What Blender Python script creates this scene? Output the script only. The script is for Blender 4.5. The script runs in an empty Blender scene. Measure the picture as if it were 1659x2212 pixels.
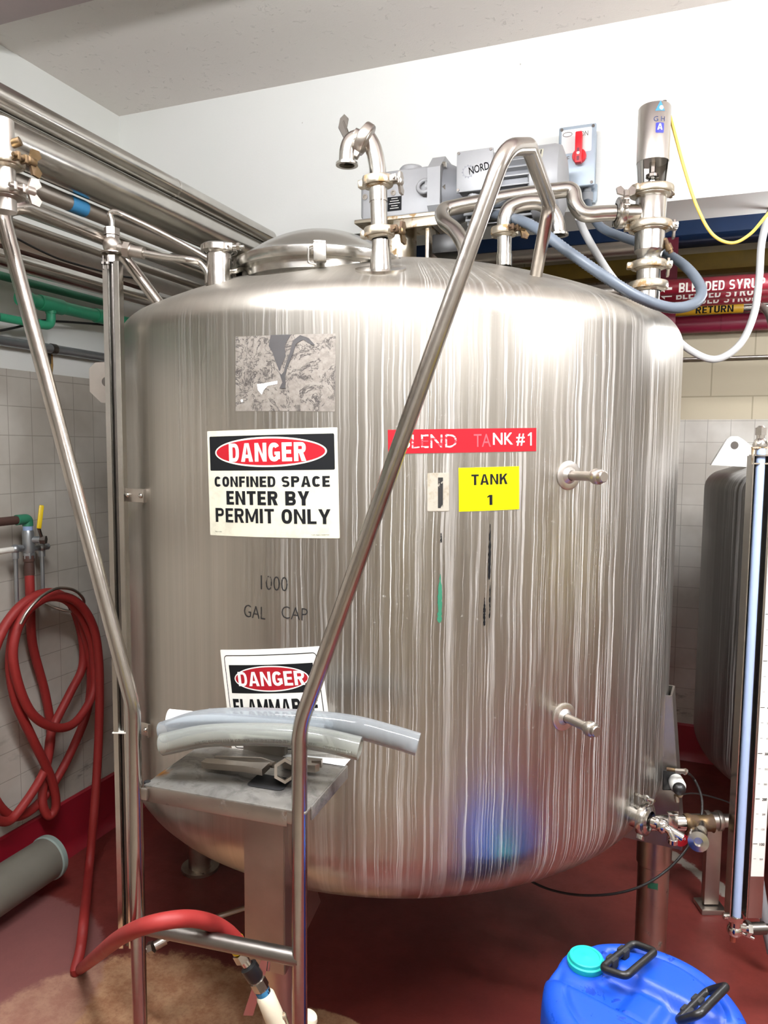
import bpy, bmesh, math, random
from mathutils import Vector, Matrix
random.seed(7)
SC = bpy.context.scene
COL = SC.collection
PI = math.pi
V = Vector

# ------------------------------------------------------------------ camera
CAM_R = V((0.93260303, 0.36080567, 0.00841772))
CAM_U = V((-0.03926374, 0.07824733, 0.99616049))
CAM_F = V((-0.35876169, 0.9293528, -0.08714028))
EYE = V((0, 0, 1.7))
FPX = 1601.89
cd = bpy.data.cameras.new('camera')
cam = bpy.data.objects.new('camera', cd)
COL.objects.link(cam)
cd.sensor_fit = 'AUTO'; cd.sensor_width = 36.0
cd.lens = FPX / 2212 * 36.0
cd.clip_start = 0.02
cam.matrix_world = Matrix(((CAM_R.x, CAM_U.x, -CAM_F.x, EYE.x), (CAM_R.y, CAM_U.y, -CAM_F.y, EYE.y),
                           (CAM_R.z, CAM_U.z, -CAM_F.z, EYE.z), (0, 0, 0, 1)))
SC.camera = cam
# ------------------------------------------------------------------ exposure, world, lamps' strength
SC.view_settings.view_transform = 'Standard'
SC.view_settings.look = 'None'
SC.view_settings.gamma = 1.0
SC.view_settings.exposure = 0.0
SC.view_settings.use_curve_mapping = False
w = bpy.data.worlds.new('world'); SC.world = w
w.use_nodes = True
w.node_tree.nodes['Background'].inputs[0].default_value = (0.9, 0.95, 1, 1)
w.node_tree.nodes['Background'].inputs[1].default_value = 0.3
SC.cycles.max_bounces = 8
SC.cycles.use_adaptive_sampling = True
SC.cycles.adaptive_threshold = 0.02
SC.cycles.diffuse_bounces = 3
SC.cycles.glossy_bounces = 4
SC.cycles.transmission_bounces = 8
SC.cycles.transparent_max_bounces = 8
SC.cycles.caustics_reflective = False
SC.cycles.caustics_refractive = False
SC.cycles.sample_clamp_indirect = 4.0
LAMP_MAIN = 124.0
LAMP_SIDE = 44.0
LAMP_FAR = 52.0

# ------------------------------------------------------------------ the place, measured from the photograph
XL, YB, YF, XR, YN, ZC = -2.285, 2.70, 4.30, 3.4, -3.0, 3.115   # left wall, upper wall, far wall, right wall, near wall, ceiling
SOFFIT = 2.518
TC = V((-0.88, 2.404, 0)); TR = 0.90                            # tank axis and radius
Z_TOP, Z_BOT = 2.0, 0.74

def ray(px, py):
    return CAM_F + CAM_R * ((px - 829.5) / FPX) - CAM_U * ((py - 1106) / FPX)
FH = V((CAM_F.x, CAM_F.y, 0)).normalized()
def fp(px, py, d):            # point at horizontal distance d in front of the camera
    k = ray(px, py); return EYE + k * (d / k.dot(FH))
def onx(px, py, x):
    k = ray(px, py); return EYE + k * ((x - EYE.x) / k.x)
def ony(px, py, y):
    k = ray(px, py); return EYE + k * ((y - EYE.y) / k.y)
def onz(px, py, z):
    k = ray(px, py); return EYE + k * ((z - EYE.z) / k.z)
def oncyl(px, py, c=TC, R=TR):
    k = ray(px, py)
    a = k.x ** 2 + k.y ** 2; b = 2 * (k.x * (EYE.x - c.x) + k.y * (EYE.y - c.y))
    q = (EYE.x - c.x) ** 2 + (EYE.y - c.y) ** 2 - R * R
    t = (-b - math.sqrt(max(0, b * b - 4 * a * q))) / (2 * a)
    return EYE + k * t
def cth(px, py):
    p = oncyl(px, py); return math.atan2(p.y - TC.y, p.x - TC.x), p.z

# ------------------------------------------------------------------ materials
def lin(c):
    return c / 12.92 if c <= 0.04045 else ((c + 0.055) / 1.055) ** 2.4
def hx(s):
    s = s.lstrip('#'); return tuple(lin(int(s[i:i + 2], 16) / 255) for i in (0, 2, 4)) + (1,)
class NT:
    def __init__(self, name):
        self.m = bpy.data.materials.new(name); self.m.use_nodes = True
        self.t = self.m.node_tree; self.t.nodes.clear()
        self.out = self.t.nodes.new('ShaderNodeOutputMaterial')
        self.tc = self.t.nodes.new('ShaderNodeTexCoord')
    def n(self, ty, ins=None, **kw):
        nd = self.t.nodes.new('ShaderNode' + ty)
        for k, v in kw.items(): setattr(nd, k, v)
        for k, v in (ins or {}).items(): self.set(nd, k, v)
        return nd
    def set(self, nd, k, v):
        s = nd.inputs[k]
        if isinstance(v, bpy.types.NodeSocket): self.t.links.new(v, s)
        elif isinstance(v, bpy.types.Node): self.t.links.new(v.outputs[0], s)
        else: s.default_value = v
    def math(self, op, a, b=0.0, c=None, clamp=False):
        nd = self.n('Math', {0: a, 1: b}, operation=op, use_clamp=clamp)
        if c is not None: self.set(nd, 2, c)
        return nd.outputs[0]
    def noise(self, vec, scale, detail=3.0, rough=0.55, dist=0.0):
        return self.n('TexNoise', {'Vector': vec, 'Scale': scale, 'Detail': detail, 'Roughness': rough, 'Distortion': dist}).outputs[0]
    def ramp(self, f, a, b):
        return self.n('MapRange', {0: f, 1: a, 2: b, 3: 0.0, 4: 1.0}, interpolation_type='SMOOTHSTEP').outputs[0]
    def mix(self, f, a, b):
        nd = self.n('Mix', data_type='RGBA')
        self.set(nd, 0, f); self.set(nd, 6, a); self.set(nd, 7, b)
        return nd.outputs[2]
    def mapv(self, vec, s=(1, 1, 1), loc=(0, 0, 0), rot=(0, 0, 0)):
        return self.n('Mapping', {'Vector': vec, 'Scale': s, 'Location': loc, 'Rotation': rot}).outputs[0]
    def pbsdf(self, col, rough=0.5, metal=0.0, normal=None, **kw):
        nd = self.n('BsdfPrincipled', {'Base Color': col, 'Roughness': rough, 'Metallic': metal})
        for k, v in kw.items(): self.set(nd, k, v)
        if normal is not None: self.set(nd, 'Normal', normal)
        return nd.outputs[0]
    def bump(self, h, strength=0.2, dist=0.01):
        return self.n('Bump', {'Height': h, 'Strength': strength, 'Distance': dist}).outputs[0]
    def done(self, sh):
        self.t.links.new(sh, self.out.inputs[0]); return self.m

def plain(name, col, rough=0.5, metal=0.0, var=0.06, scale=18.0, **kw):
    N = NT(name); c = hx(col) if isinstance(col, str) else col
    nz = N.noise(N.tc.outputs['Object'], scale, 4)
    f = N.math('MULTIPLY_ADD', nz, var * 4, 1 - var * 2)
    cc = N.n('Mix', data_type='RGBA', blend_type='MULTIPLY'); N.set(cc, 0, 1.0); N.set(cc, 6, c)
    cb = N.n('CombineColor', {0: f, 1: f, 2: f}); N.set(cc, 7, cb.outputs[0])
    rr = N.math('MULTIPLY_ADD', nz, 0.15, rough - 0.07)
    return N.done(N.pbsdf(cc.outputs[2], rr, metal, **kw))

def steel(name, col='#c9c4bd', rough=0.22, stain=0.0, dirt='#8a7350'):
    N = NT(name); o = N.tc.outputs['Object']
    a = N.noise(o, 9, 5); b = N.noise(o, 70, 3)
    f = N.math('MULTIPLY_ADD', a, 0.5, 0.75)
    base = N.n('Mix', data_type='RGBA', blend_type='MULTIPLY'); N.set(base, 0, 1.0); N.set(base, 6, hx(col))
    N.set(base, 7, N.n('CombineColor', {0: f, 1: f, 2: f}).outputs[0])
    r = N.math('MULTIPLY_ADD', b, 0.14, rough - 0.06)
    c = base.outputs[2]
    met = 1.0
    if stain > 0:
        s = N.ramp(N.noise(o, 26, 6, 0.65), 0.62 - stain * 0.3, 0.72 - stain * 0.2)
        c = N.mix(s, c, hx(dirt)); r = N.math('MULTIPLY_ADD', s, 0.35, r, clamp=True)
        met = N.math('SUBTRACT', 1.0, N.math('MULTIPLY', s, 0.75))
    return N.done(N.pbsdf(c, r, met, N.bump(b, 0.05, 0.002)))

M = {}
M['steel'] = steel('stainless_tube', '#cac7c1', 0.19)
M['steel_bright'] = steel('stainless_polished', '#d8d4ce', 0.17)
M['steel_dull'] = steel('stainless_dull', '#b3aca4', 0.34)
M['steel_worn'] = steel('stainless_worn', '#b0a79d', 0.33, 0.06, '#6a5f55')
M['steel_rust'] = steel('stainless_stained', '#cbc3b3', 0.33, 0.36, '#97794f')
M['bronze'] = steel('rusty_fitting', '#66543c', 0.42, 0.6, '#4e3a29')
M['satin'] = steel('stainless_satin', '#d2cdc7', 0.345)
M['chrome'] = steel('chrome', '#dddad6', 0.1)
M['dark_steel'] = steel('dark_steel', '#6f6a66', 0.35)
M['grey_paint'] = plain('grey_machine_paint', '#a3a4a6', 0.42, 0.1)
M['grey_paint_dark'] = plain('grey_machine_paint_shade', '#83858a', 0.45, 0.1)
M['switch_grey'] = plain('switch_box_grey', '#a9b6c2', 0.4, 0.3)
M['red_plastic'] = plain('red_plastic', '#e2202c', 0.35)
M['black'] = plain('black_plastic', '#141415', 0.35)
M['black_matte'] = plain('black_matte', '#18181a', 0.75)
M['black_print'] = plain('black_print', '#121315', 0.6, var=0.02, **{'Specular IOR Level': 0.15})
M['white_print'] = plain('white_print', '#f3efe6', 0.5, var=0.02)
M['cream_print'] = plain('cream_print', '#ded9c4', 0.5, var=0.03)
M['red_print'] = plain('red_print', '#981621', 0.55, var=0.03, **{'Specular IOR Level': 0.2})
M['yellow_print'] = plain('yellow_print', '#e2d500', 0.6, var=0.02, **{'Specular IOR Level': 0.15})
M['white_plastic'] = plain('white_plastic', '#efece4', 0.4, var=0.02)
M['cream_rubber'] = plain('cream_rubber', '#e9dfc4', 0.55, var=0.04)
M['green_pipe'] = plain('green_plastic_pipe', '#3aa57c', 0.42)
M['green_paint'] = plain('green_paint', '#2c7358', 0.5)
M['white_pipe'] = plain('white_pipe', '#e6e2d8', 0.45)
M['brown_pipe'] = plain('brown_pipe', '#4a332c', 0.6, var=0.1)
M['grey_pipe'] = plain('grey_conduit', '#8d9094', 0.5)
M['hose_grey'] = plain('grey_conduit_hose', '#5d6671', 0.4)
M['hose_white'] = plain('pale_conduit', '#d6d7d6', 0.45)
M['cable_black'] = plain('black_cable', '#1c1b1b', 0.5)
M['cable_yellow'] = plain('yellow_cable', '#ecc95b', 0.45)
M['red_hose'] = plain('red_rubber_hose', '#8e2522', 0.6, var=0.05)
M['blue_plastic'] = plain('blue_drum_plastic', '#1149bd', 0.33, var=0.04)
M['teal_plastic'] = plain('teal_plastic', '#19b3a4', 0.55, var=0.03)
M['blue_paint'] = plain('blue_paint', '#0f305a', 0.5, var=0.12)
M['yellow_paint'] = plain('yellow_paint', '#83691f', 0.55, var=0.15)
M['maroon_paint'] = plain('maroon_paint', '#74152f', 0.4)
M['grey_plastic'] = plain('grey_plastic_sleeve', '#706d63', 0.5)
M['tape_blue'] = plain('blue_tape', '#2f6f98', 0.5)
M['galv'] = plain('galvanised', '#9da1a4', 0.38, 0.8, var=0.1)
M['paper'] = plain('paper', '#eeeeec', 0.7, var=0.02)
M['valve_yellow'] = plain('yellow_vinyl', '#d8b81a', 0.45)
M['panel_dirty'] = None

def wall_paint():
    N = NT('white_wall_paint'); o = N.tc.outputs['Object']
    n1 = N.noise(o, 1.5, 3); n2 = N.noise(o, 120, 3)
    spots = N.ramp(N.noise(o, 34, 2), 0.79, 0.81)
    c = N.mix(n1, hx('#f0f2ec'), hx('#f6f6f4'))
    c = N.mix(N.math('MULTIPLY', spots, 0.6), c, hx('#8d8677'))
    return N.done(N.pbsdf(c, 0.6, 0.0, N.bump(n2, 0.12, 0.003)))
def ceiling_paint():
    N = NT('stippled_ceiling_paint'); o = N.tc.outputs['Object']
    n1 = N.noise(o, 1.1, 3)
    v = N.n('TexVoronoi', {'Vector': o, 'Scale': 26.0}, feature='F1').outputs[0]
    n2 = N.noise(o, 30, 6, 0.7, 0.6)
    h = N.math('ADD', N.ramp(n2, 0.60, 0.70), N.math('MULTIPLY', N.noise(o, 160, 2), 0.25))
    c = N.mix(n1, hx('#e6e2d8'), hx('#e8dfdb'))
    return N.done(N.pbsdf(c, 0.7, 0.0, N.bump(h, 0.6, 0.006)))
def tile_wall(name, axis, size, ztop, upper, tile='#cbc6bc', grout='#a9a398', lower_block=None, off=(0, 0)):
    # glazed square tiles up to ztop, paint or block above; everything from object position
    N = NT(name); o = N.tc.outputs['Object']
    s = N.n('SeparateXYZ', {0: o})
    u = s.outputs[1] if axis == 'y' else s.outputs[0]
    uv = N.n('CombineXYZ', {0: N.math('ADD', u, 10 + off[0]), 1: N.math('ADD', s.outputs[2], 10 + off[1]), 2: 0.0}).outputs[0]
    br = N.n('TexBrick', {'Vector': uv, 'Color1': hx(tile), 'Color2': hx(tile), 'Mortar': hx(grout), 'Scale': 1.0, 'Mortar Size': 0.0018,
                          'Mortar Smooth': 0.3, 'Brick Width': size, 'Row Height': size}, offset=0.0)
    big = N.noise(o, 3.0, 4)
    tcol = N.n('Mix', data_type='RGBA', blend_type='MULTIPLY'); N.set(tcol, 0, 0.55); N.set(tcol, 6, br.outputs[0])
    N.set(tcol, 7, N.mix(N.ramp(big, 0.3, 0.7), hx('#b7b0a7'), hx('#ffffff')))
    dirt = N.ramp(N.noise(N.mapv(o, (2, 2, 6)), 3.0, 6, 0.7), 0.56, 0.72)
    low = N.n('MapRange', {0: s.outputs[2], 1: 0.28, 2: 0.75, 3: 1.0, 4: 0.0}).outputs[0]
    tc2 = N.mix(N.math('MULTIPLY', N.math('MULTIPLY', dirt, low), 0.75), tcol.outputs[2], hx('#5b544c'))
    if lower_block:
        bk = N.n('TexBrick', {'Vector': uv, 'Color1': hx(upper), 'Color2': hx(upper), 'Mortar': hx(lower_block), 'Scale': 1.0, 'Mortar Size': 0.005,
                              'Mortar Smooth': 0.6, 'Brick Width': 0.40, 'Row Height': 0.20}, offset=0.5)
        upc = bk.outputs[0]
    else:
        upc = N.mix(big, hx(upper), hx('#f0f0ec'))
    m = N.math('GREATER_THAN', s.outputs[2], ztop)
    c = N.mix(m, tc2, upc)
    h = N.math('MULTIPLY', br.outputs[1], -1.0)
    h = N.math('MULTIPLY', h, N.math('SUBTRACT', 1.0, m))
    h = N.math('ADD', h, N.math('MULTIPLY', N.noise(o, 60, 3), 0.15))
    r = N.math('MULTIPLY_ADD', m, 0.35, 0.3)
    return N.done(N.pbsdf(c, r, 0.0, N.bump(h, 0.4, 0.002)))
def floor_mat():
    N = NT('worn_red_floor_paint'); o = N.tc.outputs['Object']
    n1 = N.noise(o, 2.2, 4); n2 = N.noise(o, 14, 6, 0.7); n3 = N.noise(o, 90, 3)
    red = N.mix(N.ramp(n1, 0.3, 0.7), hx('#6a2b28'), hx('#7c352e'))
    red = N.mix(N.math('MULTIPLY', N.ramp(n2, 0.35, 0.75), 0.35), red, hx('#592521'))
    tan = N.mix(N.ramp(n2, 0.35, 0.65), hx('#c79c78'), hx('#a87554'))
    tan = N.mix(N.math('MULTIPLY', N.ramp(n3, 0.5, 0.7), 0.3), tan, hx('#8a5a44'))
    s = N.n('SeparateXYZ', {0: o})
    # bare patch where the paint has worn away: an ellipse with a ragged rim
    p1 = onz(362, 2200, 0)
    wob = N.math('MULTIPLY_ADD', n2, 0.9, -0.45)
    def ell(cx, cy, ax, ay, rot):
        d = N.mapv(o, (1, 1, 1), (-cx, -cy, 0))
        d2 = N.n('VectorRotate', {'Vector': d, 'Angle': rot}, rotation_type='Z_AXIS').outputs[0]
        q = N.n('VectorMath', {0: N.mapv(d2, (1 / ax, 1 / ay, 0))}, operation='LENGTH').outputs['Value']
        return N.ramp(N.math('ADD', q, N.math('MULTIPLY', wob, 0.28)), 1.04, 0.96)
    pm = ell(p1.x + 0.02, p1.y - 0.24, 0.53, 0.50, 0.3)
    p2 = onz(745, 2240, 0)
    pm = N.math('MAXIMUM', pm, ell(p2.x, p2.y - 0.05, 0.2, 0.11, 0.3))
    c = N.mix(pm, red, tan)
    p3 = onz(40, 2070, 0)
    haze = N.math('MULTIPLY', ell(p3.x, p3.y - 0.05, 0.42, 0.3, 0.7), 0.5)
    c = N.mix(haze, c, hx('#9a6f6c'))
    # whitish broken line of bare concrete beside the second tank
    a, b = onz(1441, 1840, 0), onz(1580, 1935, 0)
    d = (b - a).normalized(); nx, ny = -d.y, d.x
    dist = N.math('ADD', N.math('MULTIPLY', s.outputs[0], nx), N.math('MULTIPLY_ADD', s.outputs[1], ny, -(a.x * nx + a.y * ny)))
    dist = N.math('ABSOLUTE', N.math('ADD', dist, N.math('MULTIPLY', wob, 0.09)))
    ln = N.math('MULTIPLY', N.ramp(dist, 0.034, 0.022), N.ramp(N.noise(o, 20, 4), 0.30, 0.40))
    bare = N.ramp(N.math('ADD', s.outputs[1], N.math('MULTIPLY', wob, 0.35)), 0.60, 0.25)  # unseen bare floor by the viewer, added to keep reflections neutral
    c = N.mix(bare, c, N.mix(n2, hx('#9c8f80'), hx('#84786c')))
    right = N.math('GREATER_THAN', s.outputs[0], a.x - 0.35)
    c = N.mix(N.math('MULTIPLY', ln, right), c, hx('#a59b90'))
    r = N.math('MULTIPLY_ADD', n2, 0.3, 0.28)
    r = N.math('MULTIPLY_ADD', pm, 0.3, r, clamp=True)
    return N.done(N.pbsdf(c, r, 0.0, N.bump(N.math('ADD', n3, N.math('MULTIPLY', n2, 0.5)), 0.15, 0.003)))
def tank_mat(name='stainless_with_scale', dark=False, r0=TR, th0=-1.62, th1=-1.18):
    N = NT(name); o = N.tc.outputs['Object']
    s = N.n('SeparateXYZ', {0: o})
    th = N.math('ARCTAN2', s.outputs[1], s.outputs[0]); z = s.outputs[2]
    wobx = N.math('MULTIPLY', N.noise(o, 6.0, 3), 0.014)
    t2 = N.math('ADD', th, N.math('SUBTRACT', wobx, 0.007))
    def st(ku, kz, detail=3, rough=0.5, dist=0.0, w0=0.0, tt=None):
        v = N.n('CombineXYZ', {0: N.math('MULTIPLY', tt or t2, ku), 1: N.math('MULTIPLY', z, kz), 2: w0}).outputs[0]
        return N.noise(v, 1.0, detail, rough, dist)
    fine = st(170, 1.0, 4, 0.6, 0, 1.0, th)
    mid = st(34, 0.35, 3, 0.55, 0, 5.0, th)
    broad = st(7, 0.6, 2, 0.5, 0.0, 9.0)
    s1 = N.ramp(st(95, 1.0, 6, 0.72, 0.25, 3.0), 0.50, 0.70)
    s2 = N.ramp(st(210, 0.8, 3, 0.6, 0.3, 14.0), 0.57, 0.66)
    s3 = N.ramp(st(42, 0.45, 5, 0.7, 0.35, 21.0), 0.56, 0.66)
    # deposits are heavy on the right-hand flank, thin on the left
    dens = N.n('MapRange', {0: th, 1: th0, 2: th1, 3: 0.10, 4: 1.0}).outputs[0]
    dens = N.math('MULTIPLY', dens, N.math('MULTIPLY_ADD', N.ramp(broad, 0.30, 0.66), 0.25 if dark else 0.6, 0.75 if dark else 0.4))
    dep = N.math('MAXIMUM', N.math('MULTIPLY', s1, 0.6), N.math('MAXIMUM', N.math('MULTIPLY', s2, 0.9), N.math('MULTIPLY', s3, 0.55)))
    dep = N.math('MULTIPLY', dep, dens, clamp=True)
    speck = N.math('MULTIPLY', N.ramp(N.noise(o, 120, 3), 0.66, 0.74), 0.3)
    dep = N.math('MULTIPLY', dep, N.math('MULTIPLY_ADD', N.noise(N.mapv(o, (60, 60, 14)), 1.0, 4, 0.7), 0.9, 0.6), clamp=True)
    dep = N.math('ADD', dep, N.math('MULTIPLY', speck, dens), clamp=True)
    dome = N.ramp(z, Z_TOP + 0.0, Z_TOP + 0.05)
    swirl = N.noise(N.mapv(o, (30, 9, 9)), 1.0, 4, 0.6, 1.2)
    f = N.math('MULTIPLY_ADD', mid, 0.42, 0.79)
    f = N.math('MULTIPLY', f, N.math('MULTIPLY_ADD', fine, 0.20, 0.90))
    f2 = N.math('MULTIPLY_ADD', swirl, 0.3, 0.95)
    f = N.math('ADD', N.math('MULTIPLY', f, N.math('SUBTRACT', 1.0, dome)), N.math('MULTIPLY', f2, dome))
    dep = N.math('MULTIPLY', dep, N.math('MULTIPLY_ADD', dome, -0.75, 1.0))
    base = N.n('Mix', data_type='RGBA', blend_type='MULTIPLY'); N.set(base, 0, 1.0)
    N.set(base, 6, hx('#8d8b89' if dark else '#b1aca3')); N.set(base, 7, N.n('CombineColor', {0: f, 1: f, 2: f}).outputs[0])
    rgh = N.math('MULTIPLY_ADD', fine, 0.14, 0.36 if dark else 0.25)
    rgh = N.math('MULTIPLY_ADD', dome, 0.10, rgh)
    bm_ = N.bump(fine, 0.05, 0.002)
    metal = N.pbsdf(base.outputs[2], rgh, 1.0, bm_)
    scale = N.pbsdf(hx('#dedbd6'), 0.55, 0.0)
    mx = N.n('MixShader', {0: N.math('MULTIPLY', dep, 0.8 if dark else 0.9), 1: metal, 2: scale})
    return N.done(mx.outputs[0])
def clear_pvc(name, col, alpha_rough=0.18, opac=0.35):
    N = NT(name)
    g = N.pbsdf(hx(col), alpha_rough, 0.0, **{'Transmission Weight': 0.9, 'IOR': 1.28})
    d = N.pbsdf(hx(col), 0.35, 0.0)
    return N.done(N.n('MixShader', {0: opac, 1: g, 2: d}).outputs[0])
def glass(name, tint='#c8d4ee'):
    N = NT(name)
    return N.done(N.pbsdf(hx(tint), 0.05, 0.0, **{'Transmission Weight': 0.85, 'IOR': 1.3}))
def emis(name, col, st):
    N = NT(name); return N.done(N.n('Emission', {'Color': hx(col), 'Strength': st}).outputs[0])
def platform_mat():
    N = NT('grimy_steel_plate'); o = N.tc.outputs['Object']
    a = N.noise(o, 14, 7, 0.7, 0.6); b = N.noise(o, 45, 5, 0.7)
    c = N.mix(N.ramp(a, 0.46, 0.66), hx('#98958f'), hx('#6b6865'))
    c = N.mix(N.math('MULTIPLY', N.ramp(b, 0.60, 0.72), 0.7), c, hx('#5a5753'))
    q = onz(345, 1668, 0.975)
    d = N.n('VectorMath', {0: o, 1: (q.x - PLAT_O.x, q.y - PLAT_O.y, 0.975)}, operation='DISTANCE').outputs['Value']
    rust = N.ramp(N.math('ADD', d, N.math('MULTIPLY', b, 0.05)), 0.052, 0.032)
    c = N.mix(rust, c, hx('#9b6a35'))
    return N.done(N.pbsdf(c, N.math('MULTIPLY_ADD', b, 0.4, 0.25), N.math('MULTIPLY_ADD', a, -0.9, 1.15, clamp=True), N.bump(b, 0.15, 0.003)))
def residue_mat():
    N = NT('torn_label_residue'); o = N.tc.outputs['Object']
    a = N.noise(o, 16, 7, 0.7, 0.8); b = N.noise(o, 60, 5, 0.7)
    c = N.mix(N.ramp(b, 0.35, 0.65), hx('#837c75'), hx('#979088'))
    edge = N.math('SUBTRACT', 1.0, N.ramp(N.math('ABSOLUTE', N.math('SUBTRACT', a, 0.52)), 0.006, 0.022))
    c = N.mix(N.math('MULTIPLY', edge, 0.85), c, hx('#3f3c3c'))
    c = N.mix(N.math('MULTIPLY', N.ramp(N.noise(o, 38, 5, 0.7, 0.5), 0.57, 0.64), 0.7), c, hx('#4a4643'))
    return N.done(N.pbsdf(c, 0.42, 0.55, N.bump(a, 0.1, 0.002)))
def worn_paper(name, col, dirt, amt=0.3):
    N = NT(name); o = N.tc.outputs['Object']
    a = N.noise(o, 24, 6, 0.7)
    c = N.mix(N.math('MULTIPLY', N.ramp(a, 0.45, 0.68), amt), hx(col), hx(dirt))
    return N.done(N.pbsdf(c, 0.4, 0.0))
M['tank'] = tank_mat()
M['tank_dark'] = tank_mat('dull_stainless_with_scale', True, 0.7, -2.78, -2.56)
M['hose_clear'] = clear_pvc('clear_pvc', '#eef2ea', 0.10, 0.10)
M['hose_clear_blue'] = clear_pvc('clear_pvc_bluish', '#e6edf2', 0.10, 0.10)
M['glass'] = glass('sight_tube')
M['residue'] = residue_mat()
M['sign_face'] = worn_paper('aged_sign_vinyl', '#c3c0ad', '#9c9683', 0.35)
M['sign_white'] = worn_paper('white_sign_vinyl', '#ece9e0', '#d2cec2', 0.2)
M['small_label'] = worn_paper('worn_small_label', '#a39d90', '#7e6f50', 0.7)

# ------------------------------------------------------------------ mesh building
class MB:
    def __init__(self): self.b = bmesh.new()
    def join(self, t):
        me = bpy.data.meshes.new('tmp'); t.to_mesh(me); t.free()
        self.b.from_mesh(me); bpy.data.meshes.remove(me); return self
    def box(self, c, size, mat=None, bevel=0.0, seg=2):
        t = bmesh.new(); bmesh.ops.create_cube(t, size=1.0)
        bmesh.ops.scale(t, vec=V(size), verts=t.verts)
        if bevel > 0: bmesh.ops.bevel(t, geom=t.edges[:], offset=bevel, segments=seg, profile=0.5, affect='EDGES')
        if mat is not None: bmesh.ops.transform(t, matrix=mat.to_4x4(), verts=t.verts)
        bmesh.ops.translate(t, vec=V(c), verts=t.verts)
        return self.join(t)
    def frame(self, ax):
        a = V(ax).normalized(); h = V((0, 0, 1)) if abs(a.z) < 0.9 else V((1, 0, 0))
        x = h.cross(a).normalized(); return x, a.cross(x).normalized(), a
    def lathe(self, prof, o, ax=(0, 0, 1), segs=32, xdir=None):
        x, y, a = self.frame(ax); o = V(o); t = self.b; rings = []
        if xdir is not None: x = V(xdir).normalized(); y = a.cross(x).normalized()
        for r, z in prof:
            if r < 1e-6: rings.append([t.verts.new(o + a * z)])
            else: rings.append([t.verts.new(o + a * z + (x * math.cos(2 * PI * i / segs) + y * math.sin(2 * PI * i / segs)) * r) for i in range(segs)])
        for p, q in zip(rings, rings[1:]):
            for i in range(segs):
                j = (i + 1) % segs
                if len(p) == 1 and len(q) == 1: continue
                if len(p) == 1: t.faces.new((p[0], q[j], q[i]))
                elif len(q) == 1: t.faces.new((p[i], p[j], q[0]))
                else: t.faces.new((p[i], p[j], q[j], q[i]))
        return self
    def cyl(self, a, b, r, segs=20, r2=None, cap=True):
        a, b = V(a), V(b); L = (b - a).length; r2 = r if r2 is None else r2
        pr = [(r, 0), (r2, L)]
        if cap: pr = [(0, 0)] + pr + [(0, L)]
        return self.lathe(pr, a, b - a, segs)
    def tube(self, pts, r, segs=14, cap=True, hollow=0.0):
        pts = [V(p) for p in pts]; n = len(pts); t = self.b
        tan = [(pts[min(i + 1, n - 1)] - pts[max(i - 1, 0)]).normalized() for i in range(n)]
        x, y, _ = self.frame(tan[0]); rings = []
        for i in range(n):
            if i:
                x = (x - tan[i] * x.dot(tan[i])).normalized()
            y = tan[i].cross(x)
            rr = r[i] if isinstance(r, (list, tuple)) else r
            rings.append([t.verts.new(pts[i] + (x * math.cos(2 * PI * k / segs) + y * math.sin(2 * PI * k / segs)) * rr) for k in range(segs)])
        for p, q in zip(rings, rings[1:]):
            for i in range(segs):
                j = (i + 1) % segs; t.faces.new((p[i], p[j], q[j], q[i]))
        if hollow > 0:
            inner = []
            for i in (0, n - 1):
                c = pts[i]; inner.append([t.verts.new(c + (v.co - c) * hollow) for v in rings[i]])
                dp = tan[i] * (0.03 if i == 0 else -0.03)
                deep = [t.verts.new(v.co + dp) for v in inner[-1]]
                for k in range(segs):
                    j = (k + 1) % segs
                    f1 = (rings[i][k], rings[i][j], inner[-1][j], inner[-1][k]); f2 = (inner[-1][k], inner[-1][j], deep[j], deep[k])
                    for f in (f1, f2): t.faces.new(f if i else tuple(reversed(f)))
                t.faces.new(deep if i else list(reversed(deep)))
        elif cap:
            t.faces.new(list(reversed(rings[0]))); t.faces.new(rings[-1])
        return self
    def pipe(self, pts, r, ri, segs=28):        # thick-walled hose, open at both ends
        n0 = len(self.b.verts); self.tube(pts, r, segs, cap=False); self.b.verts.ensure_lookup_table()
        n1 = len(self.b.verts); self.tube(pts, ri, segs, cap=False); self.b.verts.ensure_lookup_table()
        vs = self.b.verts; n2 = len(vs)
        for a, c in ((n0, n1), (n1 - segs, n2 - segs)):
            for k in range(segs):
                j = (k + 1) % segs; self.b.faces.new((vs[a + k], vs[a + j], vs[c + j], vs[c + k]))
        return self
    def prism(self, poly, o, ux, uy, th):       # polygon in (ux,uy), thickness along ux x uy
        ux, uy = V(ux), V(uy); nz = ux.cross(uy).normalized(); o = V(o); t = self.b
        a = [t.verts.new(o + ux * p[0] + uy * p[1] - nz * th / 2) for p in poly]
        b = [t.verts.new(o + ux * p[0] + uy * p[1] + nz * th / 2) for p in poly]
        n = len(poly)
        t.faces.new(list(reversed(a))); t.faces.new(b)
        for i in range(n):
            j = (i + 1) % n; t.faces.new((a[i], a[j], b[j], b[i]))
        return self
    def sphere(self, c, r, sc=(1, 1, 1), u=20, v=12):
        t = bmesh.new(); bmesh.ops.create_uvsphere(t, u_segments=u, v_segments=v, radius=r)
        bmesh.ops.scale(t, vec=V(sc), verts=t.verts); bmesh.ops.translate(t, vec=V(c), verts=t.verts); return self.join(t)
    def hexnut(self, a, b, r):
        return self.cyl(a, b, r, 6)

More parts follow.
